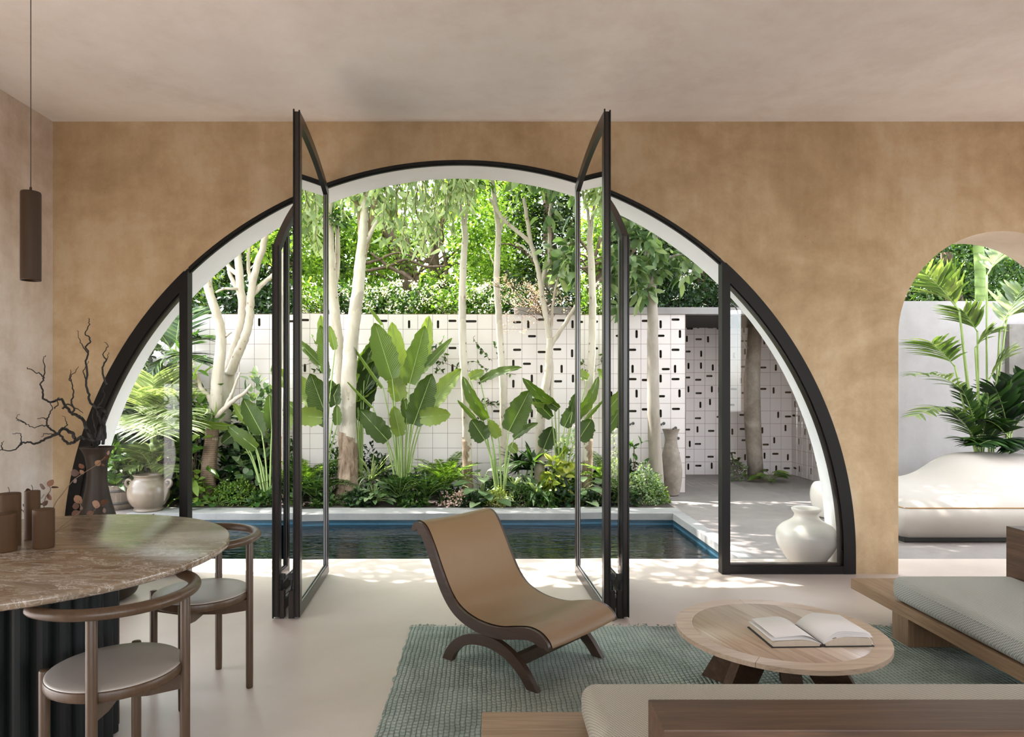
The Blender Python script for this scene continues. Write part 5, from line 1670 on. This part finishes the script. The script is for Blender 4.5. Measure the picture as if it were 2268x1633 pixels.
def hosta(name, label, px, Y, n, L, W, mat, seed, h=.25, tmpl=T_OVAL, group='shrubs and ground plants in the bed', spread=.28):
    rs = np.random.RandomState(seed)
    org = np.array(at(px, ground_py(Y), Y)); org[2] = 0
    t = thing(name, label, 'plant', tuple(org), 0, group)
    fo = Foliage(); sb = MB()
    for i in range(n):
        a = 2.4 * i + rs.normal() * .3
        rr = spread * math.sqrt((i + .6) / n)
        p = np.array([math.cos(a) * rr, math.sin(a) * rr, h * (1.05 - .75 * rr / spread) + rs.normal() * .015])
        sb.tube(cat([(p[0] * .1, p[1] * .1, 0), (p[0] * .5, p[1] * .5, p[2] * .75), tuple(p)], 4), .004, 5)
        fo.add([p], [np.array([math.cos(a), math.sin(a), .25 - rr])], [np.array([0, -.3, 1])], L * rs.uniform(.8, 1.15), W * rs.uniform(.85, 1.1), tmpl, 0, rs.rand(1), 1.0, rs)
    fo.build('foliage', M[mat], t); sb.build('stem', M['stalk'], t)


G1 = 'shrubs and ground plants in the bed'
# left stretch, behind and beside the ringed-foot tree
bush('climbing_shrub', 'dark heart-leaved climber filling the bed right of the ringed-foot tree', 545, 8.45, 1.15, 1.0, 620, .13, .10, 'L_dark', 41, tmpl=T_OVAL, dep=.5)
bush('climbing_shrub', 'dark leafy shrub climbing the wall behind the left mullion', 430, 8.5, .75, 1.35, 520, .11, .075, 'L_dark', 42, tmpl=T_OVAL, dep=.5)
bush('small_leaf_shrub', 'dense tiny-leaved green mound at the bed edge right of the ringed-foot tree', 520, 7.98, .52, .30, 1500, .03, .018, 'L_bright', 43, dep=.4)
bush('leafy_shrub', 'bright heart-leaved ground plant at the foot of the ringed-foot tree', 437, 7.95, .34, .30, 130, .085, .06, 'L_bright', 44, tmpl=T_OVAL, dep=.36)
hosta('heart_leaf_plant', 'low heart-leaved plant at the kerb below the tiny-leaved mound', 480, 7.9, 16, .13, .10, 'L_mid', 45, .14, spread=.3)
hosta('heart_leaf_plant', 'low heart-leaved plant at the kerb left of the flat-leafed paddle plant stalks', 562, 7.92, 14, .13, .10, 'L_mid', 46, .15, spread=.24)
hosta('heart_leaf_plant', 'low heart-leaved plant just behind the outermost left door leaf', 610, 7.95, 7, .11, .085, 'L_mid', 47, .13, spread=.14)
bush('broadleaf_shrub', 'tall variegated shrub with upright leaf whorls left of the outermost door leaf', 575, 8.3, .62, 1.62, 300, .17, .075, 'L_pale', 48, tmpl=T_OVAL, dep=.4, stems=12)
bush('broadleaf_shrub', 'pale broad-leaved shrub high beside the left mullion', 436, 8.05, .42, 1.85, 130, .19, .07, 'L_bright', 49, tmpl=T_OVAL, dep=.4, stems=10)
fern('fern', 'large fern seen low through the left folding door glass', 690, 8.15, 22, .62, 50, 'L_mid', leaf=.10)
bush('small_leaf_shrub', 'fine-leaved shrub behind the tall left door leaf', 668, 8.3, .5, .72, 900, .05, .022, 'L_mid', 51, dep=.4)
bush('small_leaf_shrub', 'dark shrub at the left foot of the thick white trunk', 738, 8.2, .3, .75, 500, .06, .035, 'L_mid', 52, dep=.35)
bush('small_leaf_shrub', 'low fine-leaved mound at the foot of the thick white trunk', 775, 7.92, .34, .15, 420, .035, .016, 'L_mid', 53, dep=.25)
# middle
rosette('spider_plant', 'cream-striped strap-leaved clump right of the thick white trunk', 822, 8.35, .22, 60, .48, .026, 'L_silver', 54, .95)
rosette('spider_plant', 'second strap-leaved clump against the wall left of the tallest paddle leaves', 848, 8.55, .30, 44, .42, .026, 'L_mid', 55, .9)
hosta('pale_leaf_plant', 'pale pointed-leaved plant at the kerb below the striped strap clump', 828, 7.98, 46, .14, .06, 'L_pale', 56, .24, spread=.24)
fern('fern', 'fern at the kerb below the tallest paddle leaves', 885, 7.95, 22, .36, 57, leaf=.06)
fern('fern', 'fern at the kerb right of the tallest paddle plant stalks', 945, 7.92, 24, .36, 58, leaf=.065)
fern('fern', 'big bright fern mound left of the flaky-footed slender trunk', 985, 8.25, 34, .52, 59, 'L_bright', h=.14, leaf=.07)
bush('flowering_ground_cover', 'ground cover with tiny pink flowers at the kerb below the flaky-footed trunk', 1010, 7.9, .42, .15, 500, .032, .02, 'L_mid', 60, flowers=34, dep=.25, fmat='blossom_pink')
hosta('heart_leaf_plant', 'pale large-leaved plant right of the flaky-footed slender trunk', 1068, 8.1, 12, .24, .14, 'L_pale', 61, .42, spread=.3)
hosta('heart_leaf_plant', 'low grey-green large-leaved plant in front of the flaky-footed slender trunk', 1078, 7.98, 11, .22, .13, 'L_pale', 62, .2, spread=.26)
bush('small_leaf_shrub', 'olive tiny-leaved mound at the kerb behind the lounge chair headrest', 1100, 7.9, .42, .2, 700, .03, .018, 'L_yellow', 63, dep=.3)
bush('small_leaf_shrub', 'feathery green mound at the kerb right of the olive tiny-leaved one', 1152, 7.9, .34, .24, 600, .04, .014, 'L_mid', 64, dep=.3)
rosette('dracaena', 'dark strap-leaved cane plant against the wall right of the second slender trunk', 1148, 8.5, .42, 34, .36, .05, 'L_dark', 65, .8, heads=2)
rosette('dracaena', 'striped cane plant with upright head left of the forked tree foot', 1178, 8.2, .44, 30, .34, .055, 'L_mid', 66, .95)
rosette('dracaena', 'low striped strap-leaved rosette at the kerb left of the yellow-leaved shrub', 1186, 7.97, .12, 40, .34, .055, 'L_pale', 67, .95)
rosette('dracaena', 'small grey-green strap rosette behind the feathery mound', 1140, 8.1, .16, 26, .26, .045, 'L_silver', 68, .95)
bush('croton', 'yellow-green leaved shrub just left of the right folding doors', 1238, 8.05, .42, .58, 130, .15, .075, 'L_yellow', 69, tmpl=T_OVAL, dep=.35)
bush('leafy_shrub', 'dark low leafy shrub at the kerb left of the right folding doors', 1262, 7.93, .5, .28, 260, .10, .045, 'L_dark', 70, tmpl=T_OVAL, dep=.35)
bush('small_leaf_shrub', 'tall pale shrub left of the right folding doors behind the yellow one', 1272, 8.4, .5, .95, 420, .07, .035, 'L_pale', 71, dep=.4, flowers=10)
rosette('dracaena', 'dark narrow-leaved rosette against the wall behind the big fern mound', 1015, 8.55, .25, 26, .3, .04, 'L_dark', 72, .8)
# behind the right doors and to the corner
bush('small_leaf_shrub', 'greyish shrub low behind the tall right door leaf glass', 1318, 8.15, .5, .62, 900, .045, .022, 'L_silver', 73, dep=.4)
bush('small_leaf_shrub', 'airy tall shrub seen through the tall right door leaf glass', 1310, 8.4, .5, 1.05, 420, .06, .022, 'L_silver', 74, dep=.35)
fern('fern', 'fern at the kerb behind the right folding doors', 1345, 7.95, 20, .34, 75, leaf=.06)
bush('variegated_ground_cover', 'pale variegated mound at the right corner of the planting bed', 1422, 8.1, .58, .42, 1500, .04, .026, 'L_pale', 76, dep=.5)
bush('variegated_ground_cover', 'small trailing variegated plant at the foot of the smooth grey trunk', 1455, 8.15, .28, .22, 420, .042, .026, 'L_bright', 77, dep=.35)
bush('leafy_sprig', 'thin twiggy sprig with few broad leaves right of the outermost door leaf', 1412, 8.35, .3, .85, 16, .12, .06, 'L_mid', 78, tmpl=T_OVAL, dep=.25, stems=7)
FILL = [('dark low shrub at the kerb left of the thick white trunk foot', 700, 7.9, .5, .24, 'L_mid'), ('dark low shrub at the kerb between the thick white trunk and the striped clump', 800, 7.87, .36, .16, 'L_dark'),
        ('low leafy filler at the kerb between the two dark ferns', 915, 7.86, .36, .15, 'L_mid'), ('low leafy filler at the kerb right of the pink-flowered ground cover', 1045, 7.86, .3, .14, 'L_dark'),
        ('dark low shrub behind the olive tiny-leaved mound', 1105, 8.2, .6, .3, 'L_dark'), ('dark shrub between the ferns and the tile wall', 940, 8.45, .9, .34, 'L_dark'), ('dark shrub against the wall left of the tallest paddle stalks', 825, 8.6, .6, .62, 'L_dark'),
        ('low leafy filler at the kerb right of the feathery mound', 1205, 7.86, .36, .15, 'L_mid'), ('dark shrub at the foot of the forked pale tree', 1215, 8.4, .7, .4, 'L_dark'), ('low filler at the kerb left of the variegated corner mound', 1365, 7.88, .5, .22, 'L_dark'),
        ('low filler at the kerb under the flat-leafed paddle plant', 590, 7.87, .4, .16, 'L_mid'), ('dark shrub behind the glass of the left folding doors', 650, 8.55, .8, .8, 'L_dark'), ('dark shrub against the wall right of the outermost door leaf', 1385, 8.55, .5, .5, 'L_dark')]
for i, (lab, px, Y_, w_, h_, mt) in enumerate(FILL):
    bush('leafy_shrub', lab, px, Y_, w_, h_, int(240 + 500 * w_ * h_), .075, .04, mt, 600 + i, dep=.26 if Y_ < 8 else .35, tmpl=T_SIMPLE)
# vine sprays on the wall
for i, (px, py, w, h, n, lab) in enumerate([(1000, 800, .35, .4, 60, 'thin leafy vine on the tile wall left of the flaky-footed trunk'), (1085, 800, .45, .35, 80, 'thin leafy vine on the tile wall between the two slender white trunks'),
                                            (1075, 905, .3, .25, 30, 'small leafy vine low on the tile wall left of the second slender trunk')]):
    rs = np.random.RandomState(200 + i)
    c = np.array(at(px, py, 8.75))
    t = thing('wall_vine', lab, 'vine', tuple(c), 0, 'leafy vines on the tile wall')
    sb = MB(); fo = Foliage()
    for k in range(5):
        a, b = rs.normal(size=3) * np.array([w, .03, h]) * .55, rs.normal(size=3) * np.array([w, .03, h]) * .55
        pth = wander(a, b, 4, .03, rs)
        sb.tube(pth, .003, 5)
        m_ = n // 5
        pos = np.array(pth)[rs.randint(0, len(pth), m_)]
        fo.add(pos, rs.normal(size=(m_, 3)) * np.array([1, .5, 1]), rs.normal(size=(m_, 3)) + np.array([0, -1, .3]), rs.uniform(.03, .07, m_), rs.uniform(.015, .035, m_), T_OVAL, 0, rs.rand(m_), 1, rs)
    sb.build('stem', M['darkbranch'], t); fo.build('foliage', M['L_mid'], t)

# plants at the foot of the clay pillar
t = bush('leafy_shrub', 'small bushy plant at the left foot of the clay pillar in the niche', 1626, 10.1, .3, .34, 260, .07, .045, 'L_mid', 80, tmpl=T_OVAL, dep=.3, flowers=3, group='plants by the clay pillar')
hosta('pale_leaf_plant', 'broad pale-leaved plant at the right foot of the clay pillar', 1706, 9.9, 18, .2, .1, 'L_bright', 81, .16, group='plants by the clay pillar', spread=.16)

# left palms
def palm(name, label, px, Y, fr, mat, seed, leaf, W, group=None, stem_r=.012, sag=.16, n=24, fwd=.55, base_z=0.0, rnd=None, root=None, start=.2, spread=1.0):
    """fr: list of (base px, base py, tip px, tip py, dY)"""
    rs = np.random.RandomState(seed)
    org = np.array(at(px, ground_py(Y), Y)); org[2] = base_z
    t = thing(name, label, 'palm', tuple(org), 0, group)
    for f in fr:
        bx, by, tx, ty, dy = f[:5]
        fo = Foliage(); sb = MB()
        B = np.array(at(bx, by, Y)) - org; T_ = np.array(at(tx, ty, Y + dy)) - org
        frond_into(fo, B, T_, n, leaf * (f[5] if len(f) > 5 else 1), W, rs, sag if len(f) < 7 else f[6], spread, 0, fwd, sb, .007, rnd, T_STRAP, start)
        o = fo.build('frond', M[mat], t)
        R = np.array([rs.normal() * .03, rs.normal() * .03, 0])
        sb.tube(cat([tuple(R), tuple(R * .5 + B * .5 + np.array([0, .03, 0])), tuple(B)], 5), stem_r, 7)
        sb.build('frond_stalk', M['stalk'], o)
    return t


GP = 'feather palms at the left end of the garden'
palm('feather_palm', 'large pale feather palm behind the handled jar', 338, 8.0, [
    (335, 925, 300, 868, -.45, .95, .06), (336, 922, 340, 835, -.2, 1.0, .03), (334, 925, 282, 905, -.45, .9, .1), (340, 925, 392, 868, -.35, .95, .06), (342, 930, 402, 915, -.45, .9, .1), (338, 928, 352, 962, -.7, .85, .08),
    (335, 930, 300, 948, -.7, .9, .1), (340, 930, 385, 948, -.65, .9, .1), (332, 920, 318, 845, .1), (343, 920, 372, 832, .15), (333, 928, 262, 940, -.2, .9, .12)], 'L_palmpale', 301, .42, .019, GP, n=30, fwd=.8)
palm('feather_palm', 'taller green feather palm behind the large pale one', 385, 8.35, [
    (385, 790, 340, 730, 0), (388, 785, 400, 700, .1), (385, 790, 320, 780, -.1), (390, 790, 445, 750, 0), (388, 792, 430, 800, -.2), (385, 795, 330, 830, -.2)], 'L_mid', 302, .38, .032, GP)
palm('feather_palm', 'low drooping feather palm directly behind the handled jar', 335, 7.85, [
    (338, 1040, 300, 1000, -.2, .8), (338, 1040, 288, 1040, -.2, .8), (340, 1035, 372, 1000, -.1, .8), (342, 1038, 385, 1045, -.2, .8), (340, 1035, 330, 985, .1, .8), (338, 1040, 280, 1015, -.1, .8)], 'L_palm', 303, .24, .028, GP)
palm('feather_palm', 'shaded feather palm at the far left end of the garden', 270, 8.7, [
    (270, 880, 225, 830, 0), (272, 880, 290, 780, 0), (268, 885, 215, 890, -.1), (275, 885, 320, 850, 0), (272, 890, 300, 930, -.2), (268, 890, 240, 940, -.2)], 'L_dark', 304, .4, .035, GP)
bush('leafy_shrub', 'leafy plant growing in the weathered half barrel', 262, 7.75, .55, .42, 150, .15, .07, 'L_mid', 305, tmpl=T_OVAL, base_z=.24, group='leafy shrubs at the left end of the garden')
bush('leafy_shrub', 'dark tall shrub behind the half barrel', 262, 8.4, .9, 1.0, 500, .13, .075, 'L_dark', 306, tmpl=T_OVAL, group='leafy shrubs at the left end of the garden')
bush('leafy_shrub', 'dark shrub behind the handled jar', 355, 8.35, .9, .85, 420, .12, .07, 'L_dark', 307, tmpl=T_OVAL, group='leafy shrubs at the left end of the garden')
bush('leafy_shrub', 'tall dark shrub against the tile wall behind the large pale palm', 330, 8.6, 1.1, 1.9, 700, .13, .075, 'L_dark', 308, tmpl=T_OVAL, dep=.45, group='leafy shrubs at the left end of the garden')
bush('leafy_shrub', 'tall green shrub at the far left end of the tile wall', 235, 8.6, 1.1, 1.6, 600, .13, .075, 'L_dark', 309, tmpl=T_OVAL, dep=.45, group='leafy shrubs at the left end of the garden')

# right court palms
GR = 'palms behind the outdoor daybed'
palm('lady_palm', 'bright palm with broad blades standing behind the outdoor daybed', 2190, 7.25, [
    (2125, 690, 2040, 598, -.1, 1.0, .05), (2125, 690, 2075, 610, 0, 1.0, .03), (2186, 610, 2225, 545, 0, .9, .02), (2215, 730, 2262, 640, 0, 1.1, .02), (2165, 735, 2135, 690, 0, .8, .02), (2160, 770, 2195, 735, -.1, .7, .05),
    (2190, 840, 2230, 785, -.1, .9, .02), (2115, 812, 2065, 760, -.1, .8, .02), (2150, 880, 2020, 830, -.2, .55, .12), (2155, 930, 2030, 920, -.2, .55, .14), (2230, 700, 2290, 690, -.1, 1.1, .05)], 'L_palm', 311, .40, .034, GR, .010, .05, 14, .75, start=.2, spread=1.05)
palm('lady_palm', 'dark green palm filling the corner right behind the outdoor daybed', 2240, 7.1, [
    (2235, 960, 2275, 830, 0, .8), (2235, 960, 2205, 860, 0, .8), (2235, 970, 2180, 930, -.1, .7), (2240, 960, 2290, 900, -.1, .8), (2235, 975, 2210, 985, -.2, .7), (2235, 975, 2265, 990, -.2, .7), (2230, 960, 2240, 840, 0, .8), (2225, 985, 2170, 985, -.2, .6)], 'L_dark', 312, .38, .05, GR, .010, .1, 14, .6)
palm('lady_palm', 'low dark feather palm left of the dark corner palm', 2180, 7.2, [
    (2170, 990, 2095, 905, -.1, .6), (2172, 985, 2130, 860, 0, .6), (2175, 990, 2190, 880, 0, .6), (2170, 1000, 2120, 970, -.2, .5), (2180, 990, 2230, 930, 0, .6)], 'L_mid', 313, .3, .03, GR, .008, .1, 22, .6)
t = thing('palm_trunk', 'smooth green ringed palm trunk rising behind the rendered garden wall', 'tree', (6.12, 8.45, 0))
MB().tube([(0, 0, 0), (0, 0, 2.0), (-.02, 0, 2.7), (-.06, 0, 3.4), (-.1, 0, 4.4)], [.07, .065, .06, .052, .045], 18).build('trunk', M['greencane'], t)
fo = Foliage(); rs = np.random.RandomState(5)
for k in range(9):
    a = 2 * PI * k / 9
    frond_into(fo, (-.1, 0, 4.4), (-.1 + 1.5 * math.cos(a), 1.5 * math.sin(a), 4.5 + .3 * math.sin(k)), 30, .4, .04, rs, .2)
fo.build('crown', M['L_palm'], t)

# ------------------------------------------------------------------ trees beyond the walls
GB = 'trees beyond the garden walls'
def far_tree(label, px, Y, trunk, boxes, L, W, mat, seed, tmpl=T_SIMPLE, branches=()):
    org = np.array([(px - VX) * Y / F, Y, 0.0])
    t = thing('background_tree', label, 'tree', tuple(org), 0, GB)
    rs = np.random.RandomState(seed)
    limb(trunk, .16, .07, 'trunk', M['darkbranch'], t, org, 10, 4, .02, rs)
    for b in branches: limb(b[0], b[1], b[2], 'branch', M['darkbranch'], t, org, 8, 5, .01, rs)
    if px < 1300:
        for k in range(7):
            x0, y0 = trunk[1][0] + rs.normal() * 12, rs.uniform(560, 690)
            sg = -1 if k % 2 else 1
            sx, sy = rs.uniform(40, 110), rs.uniform(30, 110)
            limb([(x0, y0, Y), (x0 + sg * sx * .35, y0 - sy * .5 + rs.normal() * 8, Y - .15), (x0 + sg * sx * .7, y0 - sy * .75 + rs.normal() * 10, Y - .25), (x0 + sg * sx, y0 - sy + rs.normal() * 22, Y - .35)], .03, .008, 'branch', M['darkbranch'], t, org, 7, 5, .004, rs)
    crown(t, org, boxes, L, W, M[mat], seed, tmpl)


far_tree('bright green tree beyond the wall above the tallest paddle leaves', 870, 12.5, [(920, 900, 12.5), (905, 640, 12.5), (880, 560, 12.5), (850, 480, 12.5), (830, 380, 12.5)],
         [(700, 300, 900, 520, 11.5, 14, 60, 90, .38), (700, 520, 900, 700, 12, 13.5, 56, 90, .34)], .12, .06, 'L_tree', 401,
         branches=[([(915, 660, 12.5), (890, 600, 12.6), (860, 540, 12.7), (850, 500, 12.7)], .05, .02), ([(920, 700, 12.4), (925, 640, 12.4), (915, 580, 12.4), (900, 520, 12.4)], .06, .03),
                   ([(812, 600, 12), (860, 590, 12), (900, 575, 12), (940, 590, 12), (985, 590, 12)], .03, .02), ([(800, 585, 12), (840, 575, 12), (880, 560, 12), (920, 572, 12), (940, 580, 12)], .03, .012), ([(950, 690, 12), (910, 620, 12), (860, 590, 12), (820, 560, 12)], .05, .02)])
far_tree('light green tree beyond the wall behind the two slender white trunks', 1060, 13.5, [(990, 900, 13.5), (975, 660, 13.5), (960, 580, 13.5), (975, 500, 13.5), (990, 380, 13.5)],
         [(960, 330, 1200, 500, 12, 15, 60, 90, .4), (1000, 500, 1180, 700, 12.5, 14.5, 64, 90, .34), (900, 610, 1010, 700, 13, 14, 26, 80, .3)], .12, .06, 'L_tree', 402,
         branches=[([(1000, 650, 13.4), (970, 600, 13.4), (945, 570, 13.4), (930, 560, 13.4)], .05, .025), ([(985, 640, 13.3), (990, 590, 13.3), (975, 530, 13.3)], .05, .03)])
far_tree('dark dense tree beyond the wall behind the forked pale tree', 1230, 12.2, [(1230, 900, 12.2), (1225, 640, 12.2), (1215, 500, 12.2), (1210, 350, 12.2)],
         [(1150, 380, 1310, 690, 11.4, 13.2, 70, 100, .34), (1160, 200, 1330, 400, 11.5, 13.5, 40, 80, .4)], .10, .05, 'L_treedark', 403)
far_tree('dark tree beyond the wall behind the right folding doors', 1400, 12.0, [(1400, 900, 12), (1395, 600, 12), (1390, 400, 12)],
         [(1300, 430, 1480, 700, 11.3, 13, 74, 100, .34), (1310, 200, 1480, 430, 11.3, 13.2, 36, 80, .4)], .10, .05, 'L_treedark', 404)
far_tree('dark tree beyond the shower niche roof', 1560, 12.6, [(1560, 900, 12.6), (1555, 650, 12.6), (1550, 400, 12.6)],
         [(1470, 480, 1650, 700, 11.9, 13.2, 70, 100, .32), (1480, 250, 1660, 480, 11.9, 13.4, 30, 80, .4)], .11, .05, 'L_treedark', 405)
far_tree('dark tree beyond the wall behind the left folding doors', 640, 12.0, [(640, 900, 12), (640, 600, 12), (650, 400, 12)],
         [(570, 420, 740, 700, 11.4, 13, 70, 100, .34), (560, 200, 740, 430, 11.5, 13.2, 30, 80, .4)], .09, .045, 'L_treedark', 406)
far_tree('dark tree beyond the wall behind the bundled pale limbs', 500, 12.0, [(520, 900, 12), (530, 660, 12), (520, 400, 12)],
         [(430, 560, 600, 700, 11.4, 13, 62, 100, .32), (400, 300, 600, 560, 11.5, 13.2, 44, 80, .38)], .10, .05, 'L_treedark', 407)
far_tree('yellow-green tree beyond the wall above the pale forked limbs', 580, 14.5, [(560, 900, 14.5), (570, 600, 14.5), (590, 400, 14.5)],
         [(540, 400, 680, 620, 13.6, 15.4, 50, 80, .4)], .13, .07, 'L_bright', 408)
far_tree('green tree at the far left beyond the palms', 330, 11.5, [(330, 900, 11.5), (330, 700, 11.5), (340, 500, 11.5)],
         [(220, 560, 450, 800, 10.6, 12.4, 80, 90, .38)], .12, .06, 'L_tree', 409)
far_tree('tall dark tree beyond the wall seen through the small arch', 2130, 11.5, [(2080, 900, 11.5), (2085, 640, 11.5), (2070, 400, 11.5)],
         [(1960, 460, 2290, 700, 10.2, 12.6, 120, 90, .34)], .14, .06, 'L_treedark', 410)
far_tree('brighter leafy tree beyond the wall seen through the small arch', 2100, 9.4, [(2110, 900, 9.4), (2120, 700, 9.4), (2095, 560, 9.4)],
         [(2040, 520, 2160, 660, 9.0, 9.9, 22, 40, .22), (2170, 560, 2290, 700, 8.9, 9.8, 26, 40, .22)], .11, .045, 'L_mid', 411)
far_tree('pale hazy tree far beyond the wall in the middle of the arch', 960, 17.0, [(960, 900, 17), (955, 650, 17), (960, 500, 17)],
         [(830, 420, 1120, 640, 16, 18.5, 64, 60, .5), (700, 500, 860, 660, 16, 18, 36, 60, .5), (1080, 380, 1260, 620, 16, 18, 40, 60, .5)], .17, .09, 'L_bright', 412)
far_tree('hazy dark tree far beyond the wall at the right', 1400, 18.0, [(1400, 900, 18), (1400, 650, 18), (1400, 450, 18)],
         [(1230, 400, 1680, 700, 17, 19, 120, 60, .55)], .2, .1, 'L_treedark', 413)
far_tree('hazy dark tree far beyond the wall at the left', 560, 18.0, [(560, 900, 18), (560, 650, 18), (560, 450, 18)],
         [(330, 440, 780, 700, 17, 19, 120, 60, .55)], .2, .1, 'L_tree', 414)
# shrubs along the top of the wall
GH = 'flowering shrubs along the top of the tile wall'
for i, (px, w, h, n, fl, mat, lab) in enumerate([
    (790, 1.5, 2.8, 700, 46, 'L_mid', 'white-flowering shrub over the wall right of the thick white trunk'), (900, 1.6, 2.85, 900, 60, 'L_mid', 'white-flowering shrub over the wall above the tallest paddle leaves'),
    (1000, 1.4, 2.85, 700, 30, 'L_bright', 'broad-leaved shrub with few white flowers over the wall left of the flaky-footed trunk'), (1085, 1.3, 2.8, 640, 60, 'L_mid', 'white-flowering shrub over the wall between the two slender trunks'),
    (680, 1.5, 3.0, 720, 0, 'L_dark', 'dark shrub over the wall behind the left folding doors'), (1480, 1.6, 3.3, 800, 10, 'L_dark', 'dark shrub over the beam right of the smooth grey trunk'), (1600, 1.6, 3.3, 800, 0, 'L_dark', 'dark shrub over the beam behind the right mullion')]):
    bush('flowering_shrub', lab, px, 9.6 if px < 1300 else 11.4, w, h, n * 3, .09, .045, mat, 500 + i, GH, T_SIMPLE, 0, fl * 2, 'shrub', .1, .9, 8, 1.9)
for i, (px, Yh, w, h, lab) in enumerate([(450, 9.5, 1.5, 2.95, 'dark hedge shrub behind the wall at the pale forked limbs'), (560, 9.5, 1.4, 3.0, 'dark hedge shrub behind the wall left of the folding doors'),
                                       (1160, 9.5, 1.3, 2.7, 'dark hedge shrub behind the wall at the forked tree'), (1270, 9.5, 1.3, 3.1, 'dark hedge shrub behind the wall left of the tall right door leaf'),
                                       (1370, 9.5, 1.2, 3.15, 'dark hedge shrub behind the wall at the outermost right door leaf'), (1400, 9.4, .8, 3.1, 'dark hedge shrub behind the wall at the smooth grey trunk')]):
    bush('hedge_shrub', lab, px, Yh, w, h, 1100, .10, .055, 'L_dark', 540 + i, 'hedge shrubs behind the tile wall', dep=.8, zmin=1.6)
# white blossom spray leaning over the wall in front of the forked tree
rs = np.random.RandomState(77)
c = np.array(at(1165, 650, 8.45))
t = thing('blossom_spray', 'spray of tiny white blossoms leaning over the wall left of the forked pale tree', 'shrub', tuple(c))
sb = MB(); fo = Foliage()
for k in range(26):
    b = np.array(at(rs.normal(1165, 36), rs.normal(650, 20), 8.45 + rs.normal() * .1)) - c
    sb.tube(wander((.25, .0, -.3), b, 4, .03, rs), .0035, 5)
    cluster(fo, [b + rs.normal(size=3) * .05 for _ in range(5)], 8, .05, .026, .02, rs)
for k in range(8):
    b = np.array(at(rs.uniform(1115, 1160), rs.uniform(690, 740), 8.42)) - c
    cluster(fo, [b + rs.normal(size=3) * .03 for _ in range(2)], 6, .04, .022, .018, rs)
sb.build('twig', M['darkbranch'], t); fo.build('blossom', M['blossom_pink'], t)

# ------------------------------------------------------------------ light, camera
w = bpy.data.worlds.new('World'); bpy.context.scene.world = w
w.use_nodes = True
nt = w.node_tree; nt.nodes.clear()
ou = nt.nodes.new('ShaderNodeOutputWorld'); bg = nt.nodes.new('ShaderNodeBackground'); sky = nt.nodes.new('ShaderNodeTexSky')
sky.sky_type = 'NISHITA'; sky.sun_disc = False; sky.sun_elevation = math.radians(60); sky.sun_rotation = math.radians(-58); sky.dust_density = 1.0; sky.air_density = 1.0; sky.ozone_density = 1.0
hs = nt.nodes.new('ShaderNodeHueSaturation'); hs.inputs['Saturation'].default_value = 0.30
nt.links.new(sky.outputs[0], hs.inputs['Color']); nt.links.new(hs.outputs[0], bg.inputs[0]); bg.inputs[1].default_value = 0.42
nt.links.new(bg.outputs[0], ou.inputs[0])
su = bpy.data.lights.new('sun', 'SUN'); su.energy = 6.0; su.angle = math.radians(0.8); su.color = (1.0, 0.95, 0.90)
so = bpy.data.objects.new('sun', su); C.objects.link(so)
so.rotation_euler = Vector((-0.45, 0.26, 1.0)).to_track_quat('Z', 'Y').to_euler()

cam = bpy.data.cameras.new('camera'); co = bpy.data.objects.new('camera', cam); C.objects.link(co)
co.location = (0, 0, H); co.rotation_euler = (PI / 2, 0, 0)
cam.sensor_fit = 'HORIZONTAL'; cam.sensor_width = 36.0; cam.lens = 36.0 * F / 2268
cam.shift_x = (1134 - VX) / 2268; cam.shift_y = (VY - 816.5) / 2268
cam.clip_end = 200
sc = bpy.context.scene
sc.camera = co
sc.view_settings.view_transform = 'Standard'; sc.view_settings.look = 'None'; sc.view_settings.gamma = 1; sc.view_settings.use_curve_mapping = False
sc.view_settings.exposure = 2.2
cy = sc.cycles
cy.max_bounces = 7; cy.diffuse_bounces = 5; cy.glossy_bounces = 3; cy.transmission_bounces = 3; cy.transparent_max_bounces = 12
cy.caustics_reflective = False; cy.caustics_refractive = False
cy.use_adaptive_sampling = True; cy.adaptive_threshold = 0.03
cy.sample_clamp_indirect = 6.0
